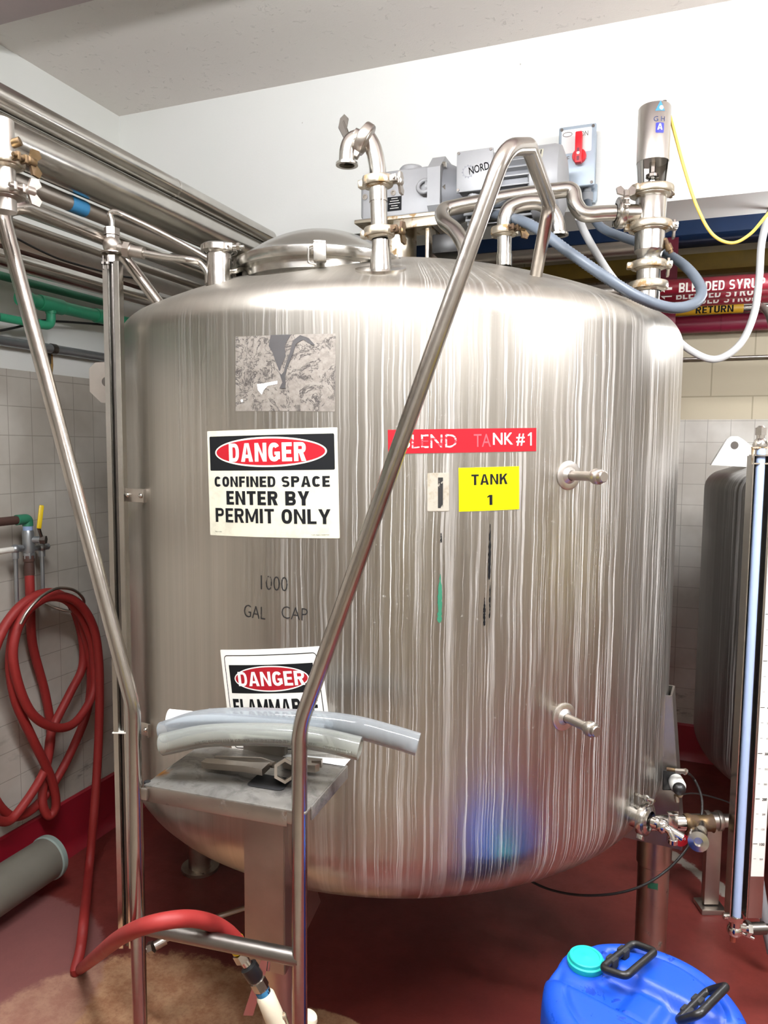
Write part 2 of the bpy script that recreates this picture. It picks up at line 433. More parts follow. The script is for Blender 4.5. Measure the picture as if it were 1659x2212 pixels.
def fillet(pts, r, n=7):
    pts = [V(p) for p in pts]; out = [pts[0]]
    for i in range(1, len(pts) - 1):
        rr = r[i - 1] if isinstance(r, (list, tuple)) else r
        p, a, b = pts[i], (pts[i - 1] - pts[i]), (pts[i + 1] - pts[i])
        la, lb = a.length, b.length; a.normalize(); b.normalize()
        ang = a.angle(b); d = min(rr / max(math.tan(ang / 2), 1e-4), la * 0.49, lb * 0.49)
        s, e = p + a * d, p + b * d
        for k in range(n + 1):
            u = k / n
            out.append(s * (1 - u) ** 2 + p * 2 * u * (1 - u) + e * u * u)
    out.append(pts[-1]); return out
def spline(pts, n=8):
    pts = [V(p) for p in pts]; out = []
    P = [pts[0] * 2 - pts[1]] + pts + [pts[-1] * 2 - pts[-2]]
    for i in range(1, len(P) - 2):
        for k in range(n):
            u = k / n; a, b, c, d = P[i - 1], P[i], P[i + 1], P[i + 2]
            out.append(0.5 * ((2 * b) + (c - a) * u + (2 * a - 5 * b + 4 * c - d) * u * u + (3 * b - a - 3 * c + d) * u ** 3))
    out.append(pts[-1]); return out

ORG = {}
def finish(o, angle=38):
    me = o.data
    for p in me.polygons: p.use_smooth = True
    b = bmesh.new(); b.from_mesh(me)
    bmesh.ops.recalc_face_normals(b, faces=b.faces)
    lim = math.radians(angle)
    for e in b.edges:
        if len(e.link_faces) == 2: e.smooth = e.calc_face_angle(0) < lim
        else: e.smooth = False
    b.to_mesh(me); b.free()
def thing(name, label, cat, loc, group=None):
    o = bpy.data.objects.new(name, None); COL.objects.link(o)
    o.empty_display_size = 0.1; o.location = V(loc)
    o['label'] = label; o['category'] = cat
    if group: o['group'] = group
    ORG[o.name] = V(loc); return o
def part(name, mb, mat, parent, label=None, angle=38, flat=False):
    b = mb.b if isinstance(mb, MB) else mb
    org = ORG[parent.name]
    bmesh.ops.translate(b, vec=-org, verts=b.verts)
    me = bpy.data.meshes.new(name); b.to_mesh(me); b.free()
    o = bpy.data.objects.new(name, me); COL.objects.link(o)
    me.materials.append(M[mat] if isinstance(mat, str) else mat)
    o.parent = parent
    ORG[o.name] = org
    if not flat: finish(o, angle)
    if label: o['label'] = label
    return o
def solo(name, mb, mat, label=None, cat=None, group=None, kind=None, angle=38, origin=None, flat=False):
    b = mb.b if isinstance(mb, MB) else mb
    if origin is None:
        xs = [v.co.x for v in b.verts]; ys = [v.co.y for v in b.verts]; zs = [v.co.z for v in b.verts]
        origin = V(((min(xs) + max(xs)) / 2, (min(ys) + max(ys)) / 2, min(zs)))
    origin = V(origin)
    bmesh.ops.translate(b, vec=-origin, verts=b.verts)
    me = bpy.data.meshes.new(name); b.to_mesh(me); b.free()
    o = bpy.data.objects.new(name, me); COL.objects.link(o); o.location = origin
    me.materials.append(M[mat] if isinstance(mat, str) else mat)
    if not flat: finish(o, angle)
    ORG[o.name] = origin
    if kind: o['kind'] = kind
    if label: o['label'] = label
    if cat: o['category'] = cat
    if group: o['group'] = group
    return o
def struct(name, mb, mat, angle=38, label=None):
    return solo(name, mb, mat, kind='structure', origin=(0, 0, 0), angle=angle, label=label)

# flat shapes in a (u,v) plane; mapped later on a cylinder or plane
# upright heavy sans capitals drawn as polygons (unit height), used for the printed signs
def strip2(pts, th):
    n = len(pts); L, R_ = [], []
    for i in range(n):
        a, b = pts[max(i - 1, 0)], pts[min(i + 1, n - 1)]
        dx, dy = b[0] - a[0], b[1] - a[1]; q = math.hypot(dx, dy) or 1; nx, ny = -dy / q * th / 2, dx / q * th / 2
        L.append((pts[i][0] + nx, pts[i][1] + ny)); R_.append((pts[i][0] - nx, pts[i][1] - ny))
    return [[L[i], L[i + 1], R_[i + 1], R_[i]] for i in range(n - 1)]
def sarc(cx, cy, rx, ry, a0, a1, n=14, p=0.8):
    out = []
    for k in range(n + 1):
        a = math.radians(a0 + (a1 - a0) * k / n); c, s = math.cos(a), math.sin(a)
        out.append((cx + rx * math.copysign(abs(c) ** p, c), cy + ry * math.copysign(abs(s) ** p, s)))
    return out
def glyph(ch, t):
    h = t * 0.86; R = lambda x0, y0, x1, y1: [(x0, y0), (x1, y0), (x1, y1), (x0, y1)]
    w = {'I': t, 'M': 0.86, 'N': 0.70, 'E': 0.56, 'F': 0.54, 'L': 0.54, 'T': 0.62, 'A': 0.74, 'Y': 0.72, 'K': 0.70, '1': 0.40, ' ': 0.26}.get(ch, 0.66)
    m = w / 2; rx, ry = (w - t) / 2, (1 - t) / 2; P = []
    if ch == 'I': P = [R(0, 0, t, 1)]
    elif ch in 'EFL':
        P = [R(0, 0, t, 1)]
        if ch != 'F': P.append(R(t, 0, w, h))
        if ch != 'L': P += [R(t, 1 - h, w, 1), R(t, 0.5 - h / 2, w * 0.92, 0.5 + h / 2)]
    elif ch == 'T': P = [R(0, 1 - h, w, 1), R(m - t / 2, 0, m + t / 2, 1 - h)]
    elif ch == 'N': P = [R(0, 0, t * .92, 1), R(w - t * .92, 0, w, 1), [(t * .92, 1), (t * .92, 1 - t * 1.5), (w - t * .92, 0), (w - t * .92, t * 1.5)]]
    elif ch == 'M':
        e = t * .86
        P = [R(0, 0, e, 1), R(w - e, 0, w, 1), [(e, 1), (e, 1 - t * 1.7), (m - e * .45, 0.08), (m, 0.08), (m, .36)], [(w - e, 1), (m, .36), (m, 0.08), (m + e * .45, 0.08), (w - e, 1 - t * 1.7)]]
    elif ch == 'A':
        P = [[(0, 0), (t * 1.02, 0), (m, .86), (m, 1), (m - t * .55, 1)], [(w, 0), (m + t * .55, 1), (m, 1), (m, .86), (w - t * 1.02, 0)], R(m - .19, .2, m + .19, .2 + h * .9)]
    elif ch == 'Y': P = [[(0, 1), (t * 1.05, 1), (m, .62), (m, .40), (m - t / 2, .40)], [(w, 1), (m + t / 2, .40), (m, .40), (m, .62), (w - t * 1.05, 1)], R(m - t / 2, 0, m + t / 2, .40)]
    elif ch == 'K': P = [R(0, 0, t, 1), [(t, .34), (t, .62), (w - t * 1.15, 1), (w, 1)], [(t + .10, .56), (t + .23, .70), (w, 0), (w - t * 1.15, 0)]]
    elif ch == '1': P = [R(w - t, 0, w, 1), [(0, .70), (w - t, .80), (w - t, 1), (0, .86)]]
    elif ch == 'O': P = strip2(sarc(m, .5, rx, ry, 0, 360, 36), t)
    elif ch == 'C': P = strip2(sarc(m, .5, rx, ry, 38, 322, 28), t)
    elif ch == 'G': P = strip2(sarc(m, .5, rx, ry, 38, 318, 28), t) + [R(w - t, .12, w, .52), R(m + .02, .52 - h * .8, w - t, .52)]
    elif ch == 'D': P = [R(0, 0, t, 1)] + strip2([(t, h / 2)] + sarc(w * .5, .5, w * .5 - t / 2, .5 - h / 2, -90, 90, 18) + [(t, 1 - h / 2)], h)
    elif ch in 'PRB':
        P = [R(0, 0, t, 1)] + strip2([(t, .46 + h / 2 - .04)] + sarc(w * .58, .69 + .02, w * .42 - t / 2, .29 - h / 2, -90, 90, 14) + [(t, 1 - h / 2)], h)
        if ch == 'R': P.append([(w * .42, .42), (w * .42 + t, .42), (w, 0), (w - t * 1.08, 0)])
        if ch == 'B': P += strip2([(t, h / 2)] + sarc(w * .58, .27, w * .44 - t / 2, .27 - h / 2, -90, 90, 14) + [(t, .54 - h / 2)], h)
    elif ch == 'U': P = strip2([(t / 2, 1)] + sarc(m, t / 2 + rx, rx, rx, 180, 360, 18) + [(w - t / 2, 1)], t)
    elif ch == 'S':
        r2 = (1 - h) / 4
        P = strip2(sarc(m, 1 - h / 2 - r2, rx, r2, 25, 250, 18, 0.85)[:-1] + sarc(m, h / 2 + r2, rx, r2, 90, -155, 18, 0.85)[2:], h)
    return P, w
HEAVY = set('IEFLTNMAYK1OCGDPRBUS ')
def heavy_bm(s, w_, h_, t):
    b = bmesh.new(); x = 0
    for ch in s:
        P, w = glyph(ch, t)
        for poly in P:
            vs = [b.verts.new((x + px, py, 0)) for px, py in poly]; b.faces.new(vs)
        x += w + (0.11 if ch != ' ' else 0.10)
    b.normal_update()
    xs = [v.co.x for v in b.verts]; ys = [v.co.y for v in b.verts]
    cx, cy = (min(xs) + max(xs)) / 2, (min(ys) + max(ys)) / 2; sx, sy = w_ / (max(xs) - min(xs)), h_ / (max(ys) - min(ys))
    for v in b.verts: v.co = V(((v.co.x - cx) * sx, (v.co.y - cy) * sy, 0))
    return b
def text_bm(s, w_, h_, bold=0.0, res=3):
    if bold >= 0.03 and set(s) <= HEAVY: return heavy_bm(s, w_, h_, 0.235 if bold >= 0.05 else 0.205)
    extra = min(0.034, max(0.0, bold - 0.008)); bold = min(bold, 0.008)
    c = bpy.data.curves.new('t', 'FONT'); c.body = s; c.size = 1.0; c.offset = bold; c.resolution_u = res; c.align_x = 'CENTER'
    ob = bpy.data.objects.new('t', c); COL.objects.link(ob)
    bpy.context.view_layer.update()
    me = bpy.data.meshes.new_from_object(ob)
    b = bmesh.new(); b.from_mesh(me)
    bpy.data.objects.remove(ob); bpy.data.curves.remove(c); bpy.data.meshes.remove(me)
    xs = [v.co.x for v in b.verts]; ys = [v.co.y for v in b.verts]
    cx, cy = (min(xs) + max(xs)) / 2, (min(ys) + max(ys)) / 2
    if extra > 0:       # heavier strokes: side-by-side copies
        geo = b.verts[:] + b.edges[:] + b.faces[:]
        for k in (-1, 1):
            d = bmesh.ops.duplicate(b, geom=geo)
            bmesh.ops.translate(b, vec=(k * extra, k * extra * 0.3, 0), verts=[g for g in d['geom'] if isinstance(g, bmesh.types.BMVert)])
        xs = [v.co.x for v in b.verts]; ys = [v.co.y for v in b.verts]
    sx, sy = w_ / (max(xs) - min(xs)), h_ / (max(ys) - min(ys))
    for v in b.verts: v.co = V(((v.co.x - cx) * sx, (v.co.y - cy) * sy, 0))
    return b
def poly_bm(pts, th=0.0):
    b = bmesh.new(); vs = [b.verts.new((x, y, 0)) for x, y in pts]; b.faces.new(vs)
    if th:
        r = bmesh.ops.extrude_face_region(b, geom=b.faces[:])
        for g in r['geom']:
            if isinstance(g, bmesh.types.BMVert): g.co.z -= th
    return b
def rect_bm(w_, h_, th=0.0, r=0.0):
    if r <= 0: return poly_bm([(-w_ / 2, -h_ / 2), (w_ / 2, -h_ / 2), (w_ / 2, h_ / 2), (-w_ / 2, h_ / 2)], th)
    pts = []
    for cx, cy, a0 in ((w_ / 2 - r, -h_ / 2 + r, -90), (w_ / 2 - r, h_ / 2 - r, 0), (-w_ / 2 + r, h_ / 2 - r, 90), (-w_ / 2 + r, -h_ / 2 + r, 180)):
        for k in range(7):
            a = math.radians(a0 + 15 * k); pts.append((cx + r * math.cos(a), cy + r * math.sin(a)))
    return poly_bm(pts, th)
def ell_bm(a, b_, n=48): return poly_bm([(a * math.cos(2 * PI * i / n), b_ * math.sin(2 * PI * i / n)) for i in range(n)])
def ring_bm(outer, inner):
    b = bmesh.new(); n = len(outer)
    o = [b.verts.new((*p, 0)) for p in outer]; i_ = [b.verts.new((*p, 0)) for p in inner]
    for k in range(n):
        j = (k + 1) % n; b.faces.new((o[k], o[j], i_[j], i_[k]))
    return b
def shift(b, x, y, off=0.0, rot=0.0):
    if rot: bmesh.ops.rotate(b, cent=(0, 0, 0), matrix=Matrix.Rotation(rot, 3, 'Z'), verts=b.verts)
    bmesh.ops.translate(b, vec=(x, y, off), verts=b.verts); return b
def merge(*bs):
    m = MB()
    for b in bs: m.join(b)
    return m.b
def slice_u(b, step=0.012):
    xs = [v.co.x for v in b.verts]; x = math.floor(min(xs) / step) * step
    while x < max(xs):
        bmesh.ops.bisect_plane(b, geom=b.verts[:] + b.edges[:] + b.faces[:], plane_co=(x, 0, 0), plane_no=(1, 0, 0), dist=1e-6)
        x += step
    return b
def wrap_tank(b, th0, z0, rot=0.0, c=TC, R=TR):
    if rot: bmesh.ops.rotate(b, cent=(0, 0, 0), matrix=Matrix.Rotation(rot, 3, 'Z'), verts=b.verts)
    slice_u(b)
    for v in b.verts:
        th = th0 + v.co.x / R; rr = R + v.co.z
        v.co = V((c.x + rr * math.cos(th), c.y + rr * math.sin(th), z0 + v.co.y))
    return b
def place_plane(b, o, ux, uy):
    ux, uy = V(ux).normalized(), V(uy).normalized(); n = ux.cross(uy); o = V(o)
    for v in b.verts: v.co = o + ux * v.co.x + uy * v.co.y + n * v.co.z
    return b
def wrap_pipe(b, o, axis, up, R, step=0.006):   # u along the pipe axis, v around it; centred on the direction 'up'
    axis = V(axis).normalized(); n0 = (V(up) - axis * V(up).dot(axis)).normalized(); t0 = n0.cross(axis); o = V(o)
    for v in b.verts: v.co = V((v.co.y, v.co.x, v.co.z))
    slice_u(b, step)
    for v in b.verts:
        a = v.co.x / R; rr = R + v.co.z
        v.co = o + axis * v.co.y + (n0 * math.cos(a) + t0 * math.sin(a)) * rr
    return b

# ================================================================== the room
struct('floor', MB().box(((XL + XR) / 2, (YN + YF) / 2, -0.05), (XR - XL + 0.4, YF - YN + 0.4, 0.1)), floor_mat())
struct('ceiling', MB().box(((XL + XR) / 2, (YN + YF) / 2, ZC + 0.05), (XR - XL + 0.4, YF - YN + 0.4, 0.1)), ceiling_paint())
WP = wall_paint()
WALL_L = struct('wall_left', MB().box((XL - 0.05, (YN + YF) / 2, ZC / 2), (0.1, YF - YN + 0.2, ZC)), tile_wall('left_wall_tile_and_paint', 'y', 0.108, 1.975, '#e9ebe4', off=(0.03, 0.04)))
struct('wall_back', MB().box(((XL + XR) / 2, YB + 0.12, (SOFFIT + ZC) / 2), (XR - XL, 0.24, ZC - SOFFIT)), WP)
struct('wall_far', MB().box(((XL + XR) / 2, YF + 0.05, ZC / 2), (XR - XL + 0.2, 0.1, ZC)), tile_wall('far_wall_tile_and_block', 'x', 0.112, 1.86, '#c2b69c', '#d6d1c8', '#b2aca3', '#a3977e', off=(0.02, 0.02)))
ROOMT = tile_wall('room_wall_tile', 'x', 0.108, 1.6, '#e2e0d8', '#c4bdb2')
ROOMT2 = tile_wall('room_wall_tile_side', 'y', 0.108, 1.6, '#e2e0d8', '#c4bdb2')
struct('wall_right', MB().box((XR + 0.05, (YN + YF) / 2, ZC / 2), (0.1, YF - YN + 0.2, ZC)), ROOMT2)
struct('wall_front', MB().box(((XL + XR) / 2, YN - 0.05, ZC / 2), (XR - XL + 0.2, 0.1, ZC)), ROOMT)
red_base = plain('red_baseboard_paint', '#8d1626', 0.4, var=0.06)
bb = [(0, 0), (0.035, 0), (0.028, 0.012), (0.016, 0.03), (0.012, 0.06), (0.012, 0.228), (0.006, 0.235), (0, 0.235)]
struct('baseboard_left', MB().prism(bb, (XL, (YN + YF) / 2, 0), (1, 0, 0), (0, 0, 1), YF - YN - 0.002), red_base)
bf = [(0, 0), (0.03, 0), (0.014, 0.03), (0.012, 0.05), (0.012, 0.19), (0, 0.2)]
struct('baseboard_back', MB().prism(bf, ((XL + XR) / 2, YF, 0), (0, -1, 0), (0, 0, 1), XR - XL - 0.08), red_base)
# dropped beam across the ceiling, upper left
q = onz(0, 56, ZC - 0.10)
struct('trim_1', MB().box(((XL + XR) / 2, q.y - 0.15, ZC - 0.05), (XR - XL, 0.30, 0.10), bevel=0.006), plain('mauve_beam_paint', '#b5a5a4', 0.6))
# painted beams, and a strip coloured as shade, inside the low opening, behind the upper wall
def band(name, py0, py1, y, mat, x0=-1.6, px=1500, th=0.12, x1=None):
    a, b = ony(px, py0, y).z, ony(px, py1, y).z
    struct(name, MB().box(((x0 + (x1 or XR)) / 2, y + th / 2, (a + b) / 2), ((x1 or XR) - x0, th, a - b), bevel=0.004), mat)
band('trim_2', 440, 506, 3.95, 'blue_paint')
band('trim_3', 508, 522, 4.05, plain('painted_shadow_strip', '#2a2f45', 0.6))  # dark navy strip standing in for the shaded gap under the blue beam
band('trim_4', 548, 585, 4.10, 'yellow_paint', x0=-1.0)
q = ony(1440, 520, 3.95)
struct('trim_5', MB().box((q.x, 4.02, 2.2), (0.055, 0.10, 1.2)).box((q.x, 3.985, 2.2), (0.11, 0.012, 1.2)), 'maroon_paint')
# unseen yellow bands behind the viewer, added to tint the tank's reflection
yb = plain('yellow_reflection_band', '#cfc23c', 0.5)
struct('trim_6', MB().box((1.5, YN + 0.006, 0.86), (1.8, 0.012, 0.28)), yb)
struct('trim_7', MB().box((XR - 0.006, 1.6, 0.92), (0.012, 1.9, 0.30)), yb)
# lamps
glow = emis('lamp_diffuser', '#fff6ea', 1.0)
def lamp(x, y, z, L, st, label, rot=0.0, wd=0.16, drop=0.0):
    t = thing('ceiling_light', label, 'light', (x, y, z), 'fluorescent ceiling lights')
    R = Matrix.Rotation(rot, 3, 'Z')
    m = MB(); m.box((x, y, z - 0.40 - drop), (L + 0.06, 0.045, 0.05), R, 0.006)
    part('housing', m, 'white_plastic', t)
    for sx in (-1, 1): part('rod', MB().cyl((x + sx * L * 0.35, y, z - 0.39 - drop), (x + sx * L * 0.35, y, z), 0.006, 10), 'galv', t)
    m = MB(); m.box((x, y, z - 0.45 - drop), (L, wd, 0.05), R, 0.015)
    N = NT('lamp_diffuser_lit'); em = N.done(N.n('Emission', {'Color': hx('#fbfcff'), 'Strength': st}).outputs[0])
    part('diffuser', m, em, t)
lamp(-0.55, 0.75, ZC, 1.25, LAMP_MAIN, 'white fluorescent ceiling light over the front of the ladder')
lamp(1.2, 1.42, ZC, 1.25, LAMP_MAIN, 'white fluorescent ceiling light close to the upper wall on the right')
lamp(2.2, -1.4, ZC, 1.25, LAMP_SIDE, 'white fluorescent ceiling light at the rear of the room', drop=-0.25)
lamp(0.76, 3.22, ZC, 0.6, LAMP_FAR, 'fluorescent ceiling light above the second tank', drop=0.40)

# ================================================================== main tank
def arcs(zt, rk, rise, sgn=1, n=9):
    a, e = TR - rk, rise - rk
    c = (a * a - e * e) / (2 * e); Rc = rise + c; ang = math.atan2(c, a)
    p = [(a + rk * math.cos(ang * k / n), zt + sgn * rk * math.sin(ang * k / n)) for k in range(n + 1)]
    for k in range(1, 19):
        t = ang + (PI / 2 - ang) * k / 18
        p.append((max(0.0, Rc * math.cos(t)) if k < 18 else 0.0, zt + sgn * (-c + Rc * math.sin(t))))
    return p
TOPP = arcs(Z_TOP, 0.09, 0.28)
BOTP = arcs(Z_BOT, 0.18, 0.21, -1)
def zdome(x, y):
    r = math.hypot(x - TC.x, y - TC.y)
    for (r1, z1), (r2, z2) in zip(TOPP, TOPP[1:]):
        if r2 <= r <= r1: return z1 + (z2 - z1) * (r - r1) / (r2 - r1 - 1e-9)
    return Z_TOP
def ondome(px, py, dd=0.0):
    k = ray(px, py); best = None
    for i in range(1400):
        t = 1.3 + i * 0.001; p = EYE + k * t
        if math.hypot(p.x - TC.x, p.y - TC.y) < TR and p.z < zdome(p.x, p.y) + dd: return p
    return None

tank = thing('blend_tank', 'large cylindrical stainless steel tank with streaked walls and a domed top in the middle', 'tank', (TC.x, TC.y, 0))
prof = list(reversed(BOTP)) + [(TR, Z_BOT + (Z_TOP - Z_BOT) * k / 6) for k in range(1, 6)] + TOPP
part('shell', MB().lathe(prof, TC, segs=160), 'tank', tank, angle=60)

# manway
MC = V((-0.915, 1.885, 0)); MR = 0.238
zr = fp(690, 546, 1.85).z
m = MB(); m.lathe([(MR - 0.02, 2.05), (MR - 0.02, zr + 0.01), (MR - 0.028, zr + 0.01), (MR - 0.028, 2.05)], MC, segs=72)
m.lathe([(MR + 0.022, 2.085), (MR + 0.005, 2.12), (MR - 0.018, 2.14)], MC, segs=72)
part('manway_neck', m, 'steel', tank)
m = MB(); pr = [(MR - 0.03, zr), (MR, zr - 0.004), (MR + 0.003, zr + 0.004), (MR + 0.003, zr + 0.020), (MR - 0.012, zr + 0.026)]
for k in range(1, 13):
    t = k / 12; pr.append(((MR - 0.012) * math.cos(t * PI / 2) if k < 12 else 0, zr + 0.026 + 0.085 * math.sin(t * PI / 2) ** 1.0))
pr2 = []
for r_, z_ in pr: pr2.append((r_, z_))
pr = pr[:5] + [((MR - 0.012) * (1 - k / 14), zr + 0.026 + 0.088 * (1 - (1 - k / 14) ** 2)) for k in range(1, 15)]
m.lathe(pr, MC, segs=72)
lid = part('manway_lid', m, 'steel', tank, angle=50)
def lid_clamp(px, py):
    k = ray(px, py); d = V((k.x, k.y, 0)).normalized()
    a = math.atan2(EYE.y - MC.y, EYE.x - MC.x)
    best = min(((abs((V((MC.x + MR * math.cos(t), MC.y + MR * math.sin(t), 0)) - V((0, 0, 0))).normalized().cross(d).z), t) for t in [a + (i - 200) * 0.006 for i in range(401)]))
    t = best[1]; n = V((math.cos(t), math.sin(t), 0)); s = V((-n.y, n.x, 0)); o = V((MC.x, MC.y, 0))
    m = MB(); Rm = Matrix((n, s, V((0, 0, 1)))).transposed()
    m.box(o + n * (MR + 0.012) + V((0, 0, zr - 0.002)), (0.02, 0.032, 0.046), Rm, 0.003)
    m.box(o + n * (MR + 0.004) + V((0, 0, zr + 0.022)), (0.03, 0.03, 0.008), Rm, 0.002)
    m.tube(fillet([o + n * (MR + 0.018) - s * 0.016 + V((0, 0, zr + 0.012)), o + n * (MR + 0.020) - s * 0.028 + V((0, 0, zr + 0.008)), o + n * (MR + 0.016) - s * 0.028 + V((0, 0, zr - 0.028)), o + n * (MR + 0.012) - s * 0.01 + V((0, 0, zr - 0.03))], 0.006), 0.0028, 8)
    part('lid_clamp', m, 'steel', tank)
lid_clamp(692, 540)
lid_clamp(925, 520)
# pegs on the wall of the tank
for (bx, by, tx, ty) in ((1228, 1027, 1302, 1030), (1218, 1548, 1287, 1580)):
    p = oncyl(bx, by); n = V((p.x - TC.x, p.y - TC.y, 0)).normalized()
    k = ray(tx, ty)   # tip lies along the radial line: nearest point to the ray
    best = min((((EYE + k * s - (p + n * L + V((0, 0, -0.0)))).length, s, L) for s in [1.2 + .01 * i for i in range(80)] for L in [.05 + .005 * j for j in range(26)]))
    tip = EYE + k * best[1]; ax = (tip - p).normalized(); L = (tip - p).length
    m = MB(); m.lathe([(0.0, -0.01), (0.011, -0.01), (0.011, L * 0.68), (0.0125, L * 0.685), (0.0125, L * 0.72), (0.0115, L * 0.725), (0.0115, L * .75), (0.0165, L * 0.77), (0.018, L * .80), (0.018, L * .9), (0.0155, L * .93), (0.013, L * 0.94), (0.013, L * 1.02), (0.011, L * 1.04), (0, L * 1.04)], p, ax, 28)
    pg = part('peg', m, 'steel_dull', tank)
    part('pad', MB().lathe([(0.034, -0.006), (0.034, 0.0022), (0.03, 0.004), (0.02, 0.004), (0.012, 0.012)], p, n, 36), 'satin', pg)
# legs
UP0 = V((0, 0, 1))
def leg(az, rad=0.83, label=None):
    n = V((math.cos(az), math.sin(az), 0)); s = V((-n.y, n.x, 0)); b = TC + n * rad
    m = MB(); m.lathe([(0, 0.003), (0.0465, 0.003), (0.0465, 0.42), (0.0465, 0.43), (0.051, 0.435), (0.051, 0.56), (0, 0.56)], b, segs=32)
    m.lathe([(0, 0), (0.075, 0), (0.075, 0.012), (0, 0.012)], b, segs=32)
    L = part('leg', m, 'steel_worn', tank, label)
    return L, n, s, TC + n * 0.83
for az in (-PI / 2, -0.075, PI / 2, PI):
    L, n, s, b = leg(az, 0.88 if az == -0.075 else 0.83)
    Rm = Matrix((n, s, V((0, 0, 1)))).transposed()
    m = MB()
    if abs(az + PI / 2) < 0.01:
        # boxed front gusset: broad face plate and two tapering cheeks up to the shell
        m.prism([(-0.050, 0.43), (0.058, 0.43), (0.058, 1.0), (-0.050, 1.0)], b + n * 0.085, s, (0, 0, 1), 0.006)
        for sg in (-1, 1):
            m.prism([(0.085, 0.43), (0.085, 1.0), (0.05, 1.0), (0.05, 0.74), (-0.06, 0.60), (-0.11, 0.50)], b + s * (sg * 0.053 + 0.004), n, (0, 0, 1), 0.006)
    else:
        sl = (UP0 * 0.46 - n * 0.045).normalized()
        m.prism([(-0.058, 0), (0.058, 0), (0.05, 0.463), (-0.05, 0.463)], b + n * 0.128 + UP0 * 0.52, s, sl, 0.006)
        for sg in (-1, 1):
            m.prism([(0.128, 0.52), (0.083, 0.98), (0.06, 0.98), (0.06, 0.74), (-0.05, 0.58), (-0.05, 0.52)], b + s * sg * 0.052, n, (0, 0, 1), 0.006)
    part('gusset', m, 'steel_dull', L)
# lifting lug, left of the tank
p = fp(222, 808, 2.33)
m = MB(); ux, uy = V((0.75, 0.66, 0)), V((0, 0, 1))
m.prism([(-0.035, -0.045), (-0.035, 0.03), (-0.015, 0.05), (0.12, 0.06), (0.12, -0.09), (0.0, -0.08)], V((TC.x, TC.y, 0)) + V((math.cos(3.60), math.sin(3.60), 0)) * 0.985 + V((0, 0, p.z)), (-math.cos(3.60), -math.sin(3.60), 0), uy, 0.012)
lug = part('lifting_lug', m, 'steel_dull', tank)
lq = V((TC.x, TC.y, 0)) + V((math.cos(3.60), math.sin(3.60), 0)) * 0.965 + V((0, 0, p.z - 0.012)); ln_ = V((-math.sin(3.60), math.cos(3.60), 0))
part('lug_hole', MB().cyl(lq - ln_ * 0.0064, lq + ln_ * 0.0064, 0.016, 24), 'dark_steel', lug)
# stencilled capacity and paint runs
def stencil(s, px, py, wpx, hpx, rot=0.0, bold=-0.01):
    th, z = cth(px, py); t1, _ = cth(px - wpx / 2, py); t2, _ = cth(px + wpx / 2, py); _, za = cth(px, py - hpx / 2); _, zb = cth(px, py + hpx / 2)
    b = text_bm(s, (t2 - t1) * TR, za - zb, bold); shift(b, 0, 0, 0.0008); return wrap_tank(b, th, z, rot)
stn = NT('worn_stencil_ink')
msk = stn.ramp(stn.noise(stn.mapv(stn.tc.outputs['Object'], (40, 40, 24)), 1.0, 4, 0.6), 0.38, 0.42)
ink = stn.done(stn.n('MixShader', {0: msk, 1: stn.n('BsdfTransparent').outputs[0], 2: stn.pbsdf(hx('#191716'), 0.6)}).outputs[0])
for a_ in (('1000', 592, 1260, 58, 31, 0), ('GAL', 550, 1322, 46, 27, -0.03), ('CAP', 636, 1325, 56, 27, -0.03)):
    part('lettering', stencil(*a_, -0.012), ink, tank, 'faded black stencilled ' + a_[0], flat=True)
def run(px, py0, py1, wpx, mat, seed):
    rnd = random.Random(seed); th, z0 = cth(px, py0); _, z1 = cth(px, py1); n = 22; L = []; Rr = []
    for k in range(n + 1):
        u = k / n; ww = wpx / FPX * 1.75 / 2 * (min(1, u * 2.2 + 0.15)) * (0.6 + 0.6 * rnd.random()) * (1 if k < n else 0.3)
        y = (z1 - z0) * u; L.append((-ww + 0.001 * rnd.uniform(-1, 1), y)); Rr.append((ww, y))
    b = poly_bm(L + Rr[::-1]); shift(b, 0, 0, 0.0009)
    return wrap_tank(b, th, z0)
part('paint_run', run(951, 1240, 1345, 9, 'g', 3), 'green_paint', tank, 'dark green paint run', flat=True)
for a_ in ((1059, 1132, 1252, 5, 'k', 4), (1059, 1256, 1335, 2.5, 'k', 5), (1047, 1290, 1352, 4.5, 'k', 6), (953, 1150, 1172, 3.5, 'k', 8)):
    part('paint_run', run(*a_), 'black_print', tank, 'thin black paint run', flat=True)
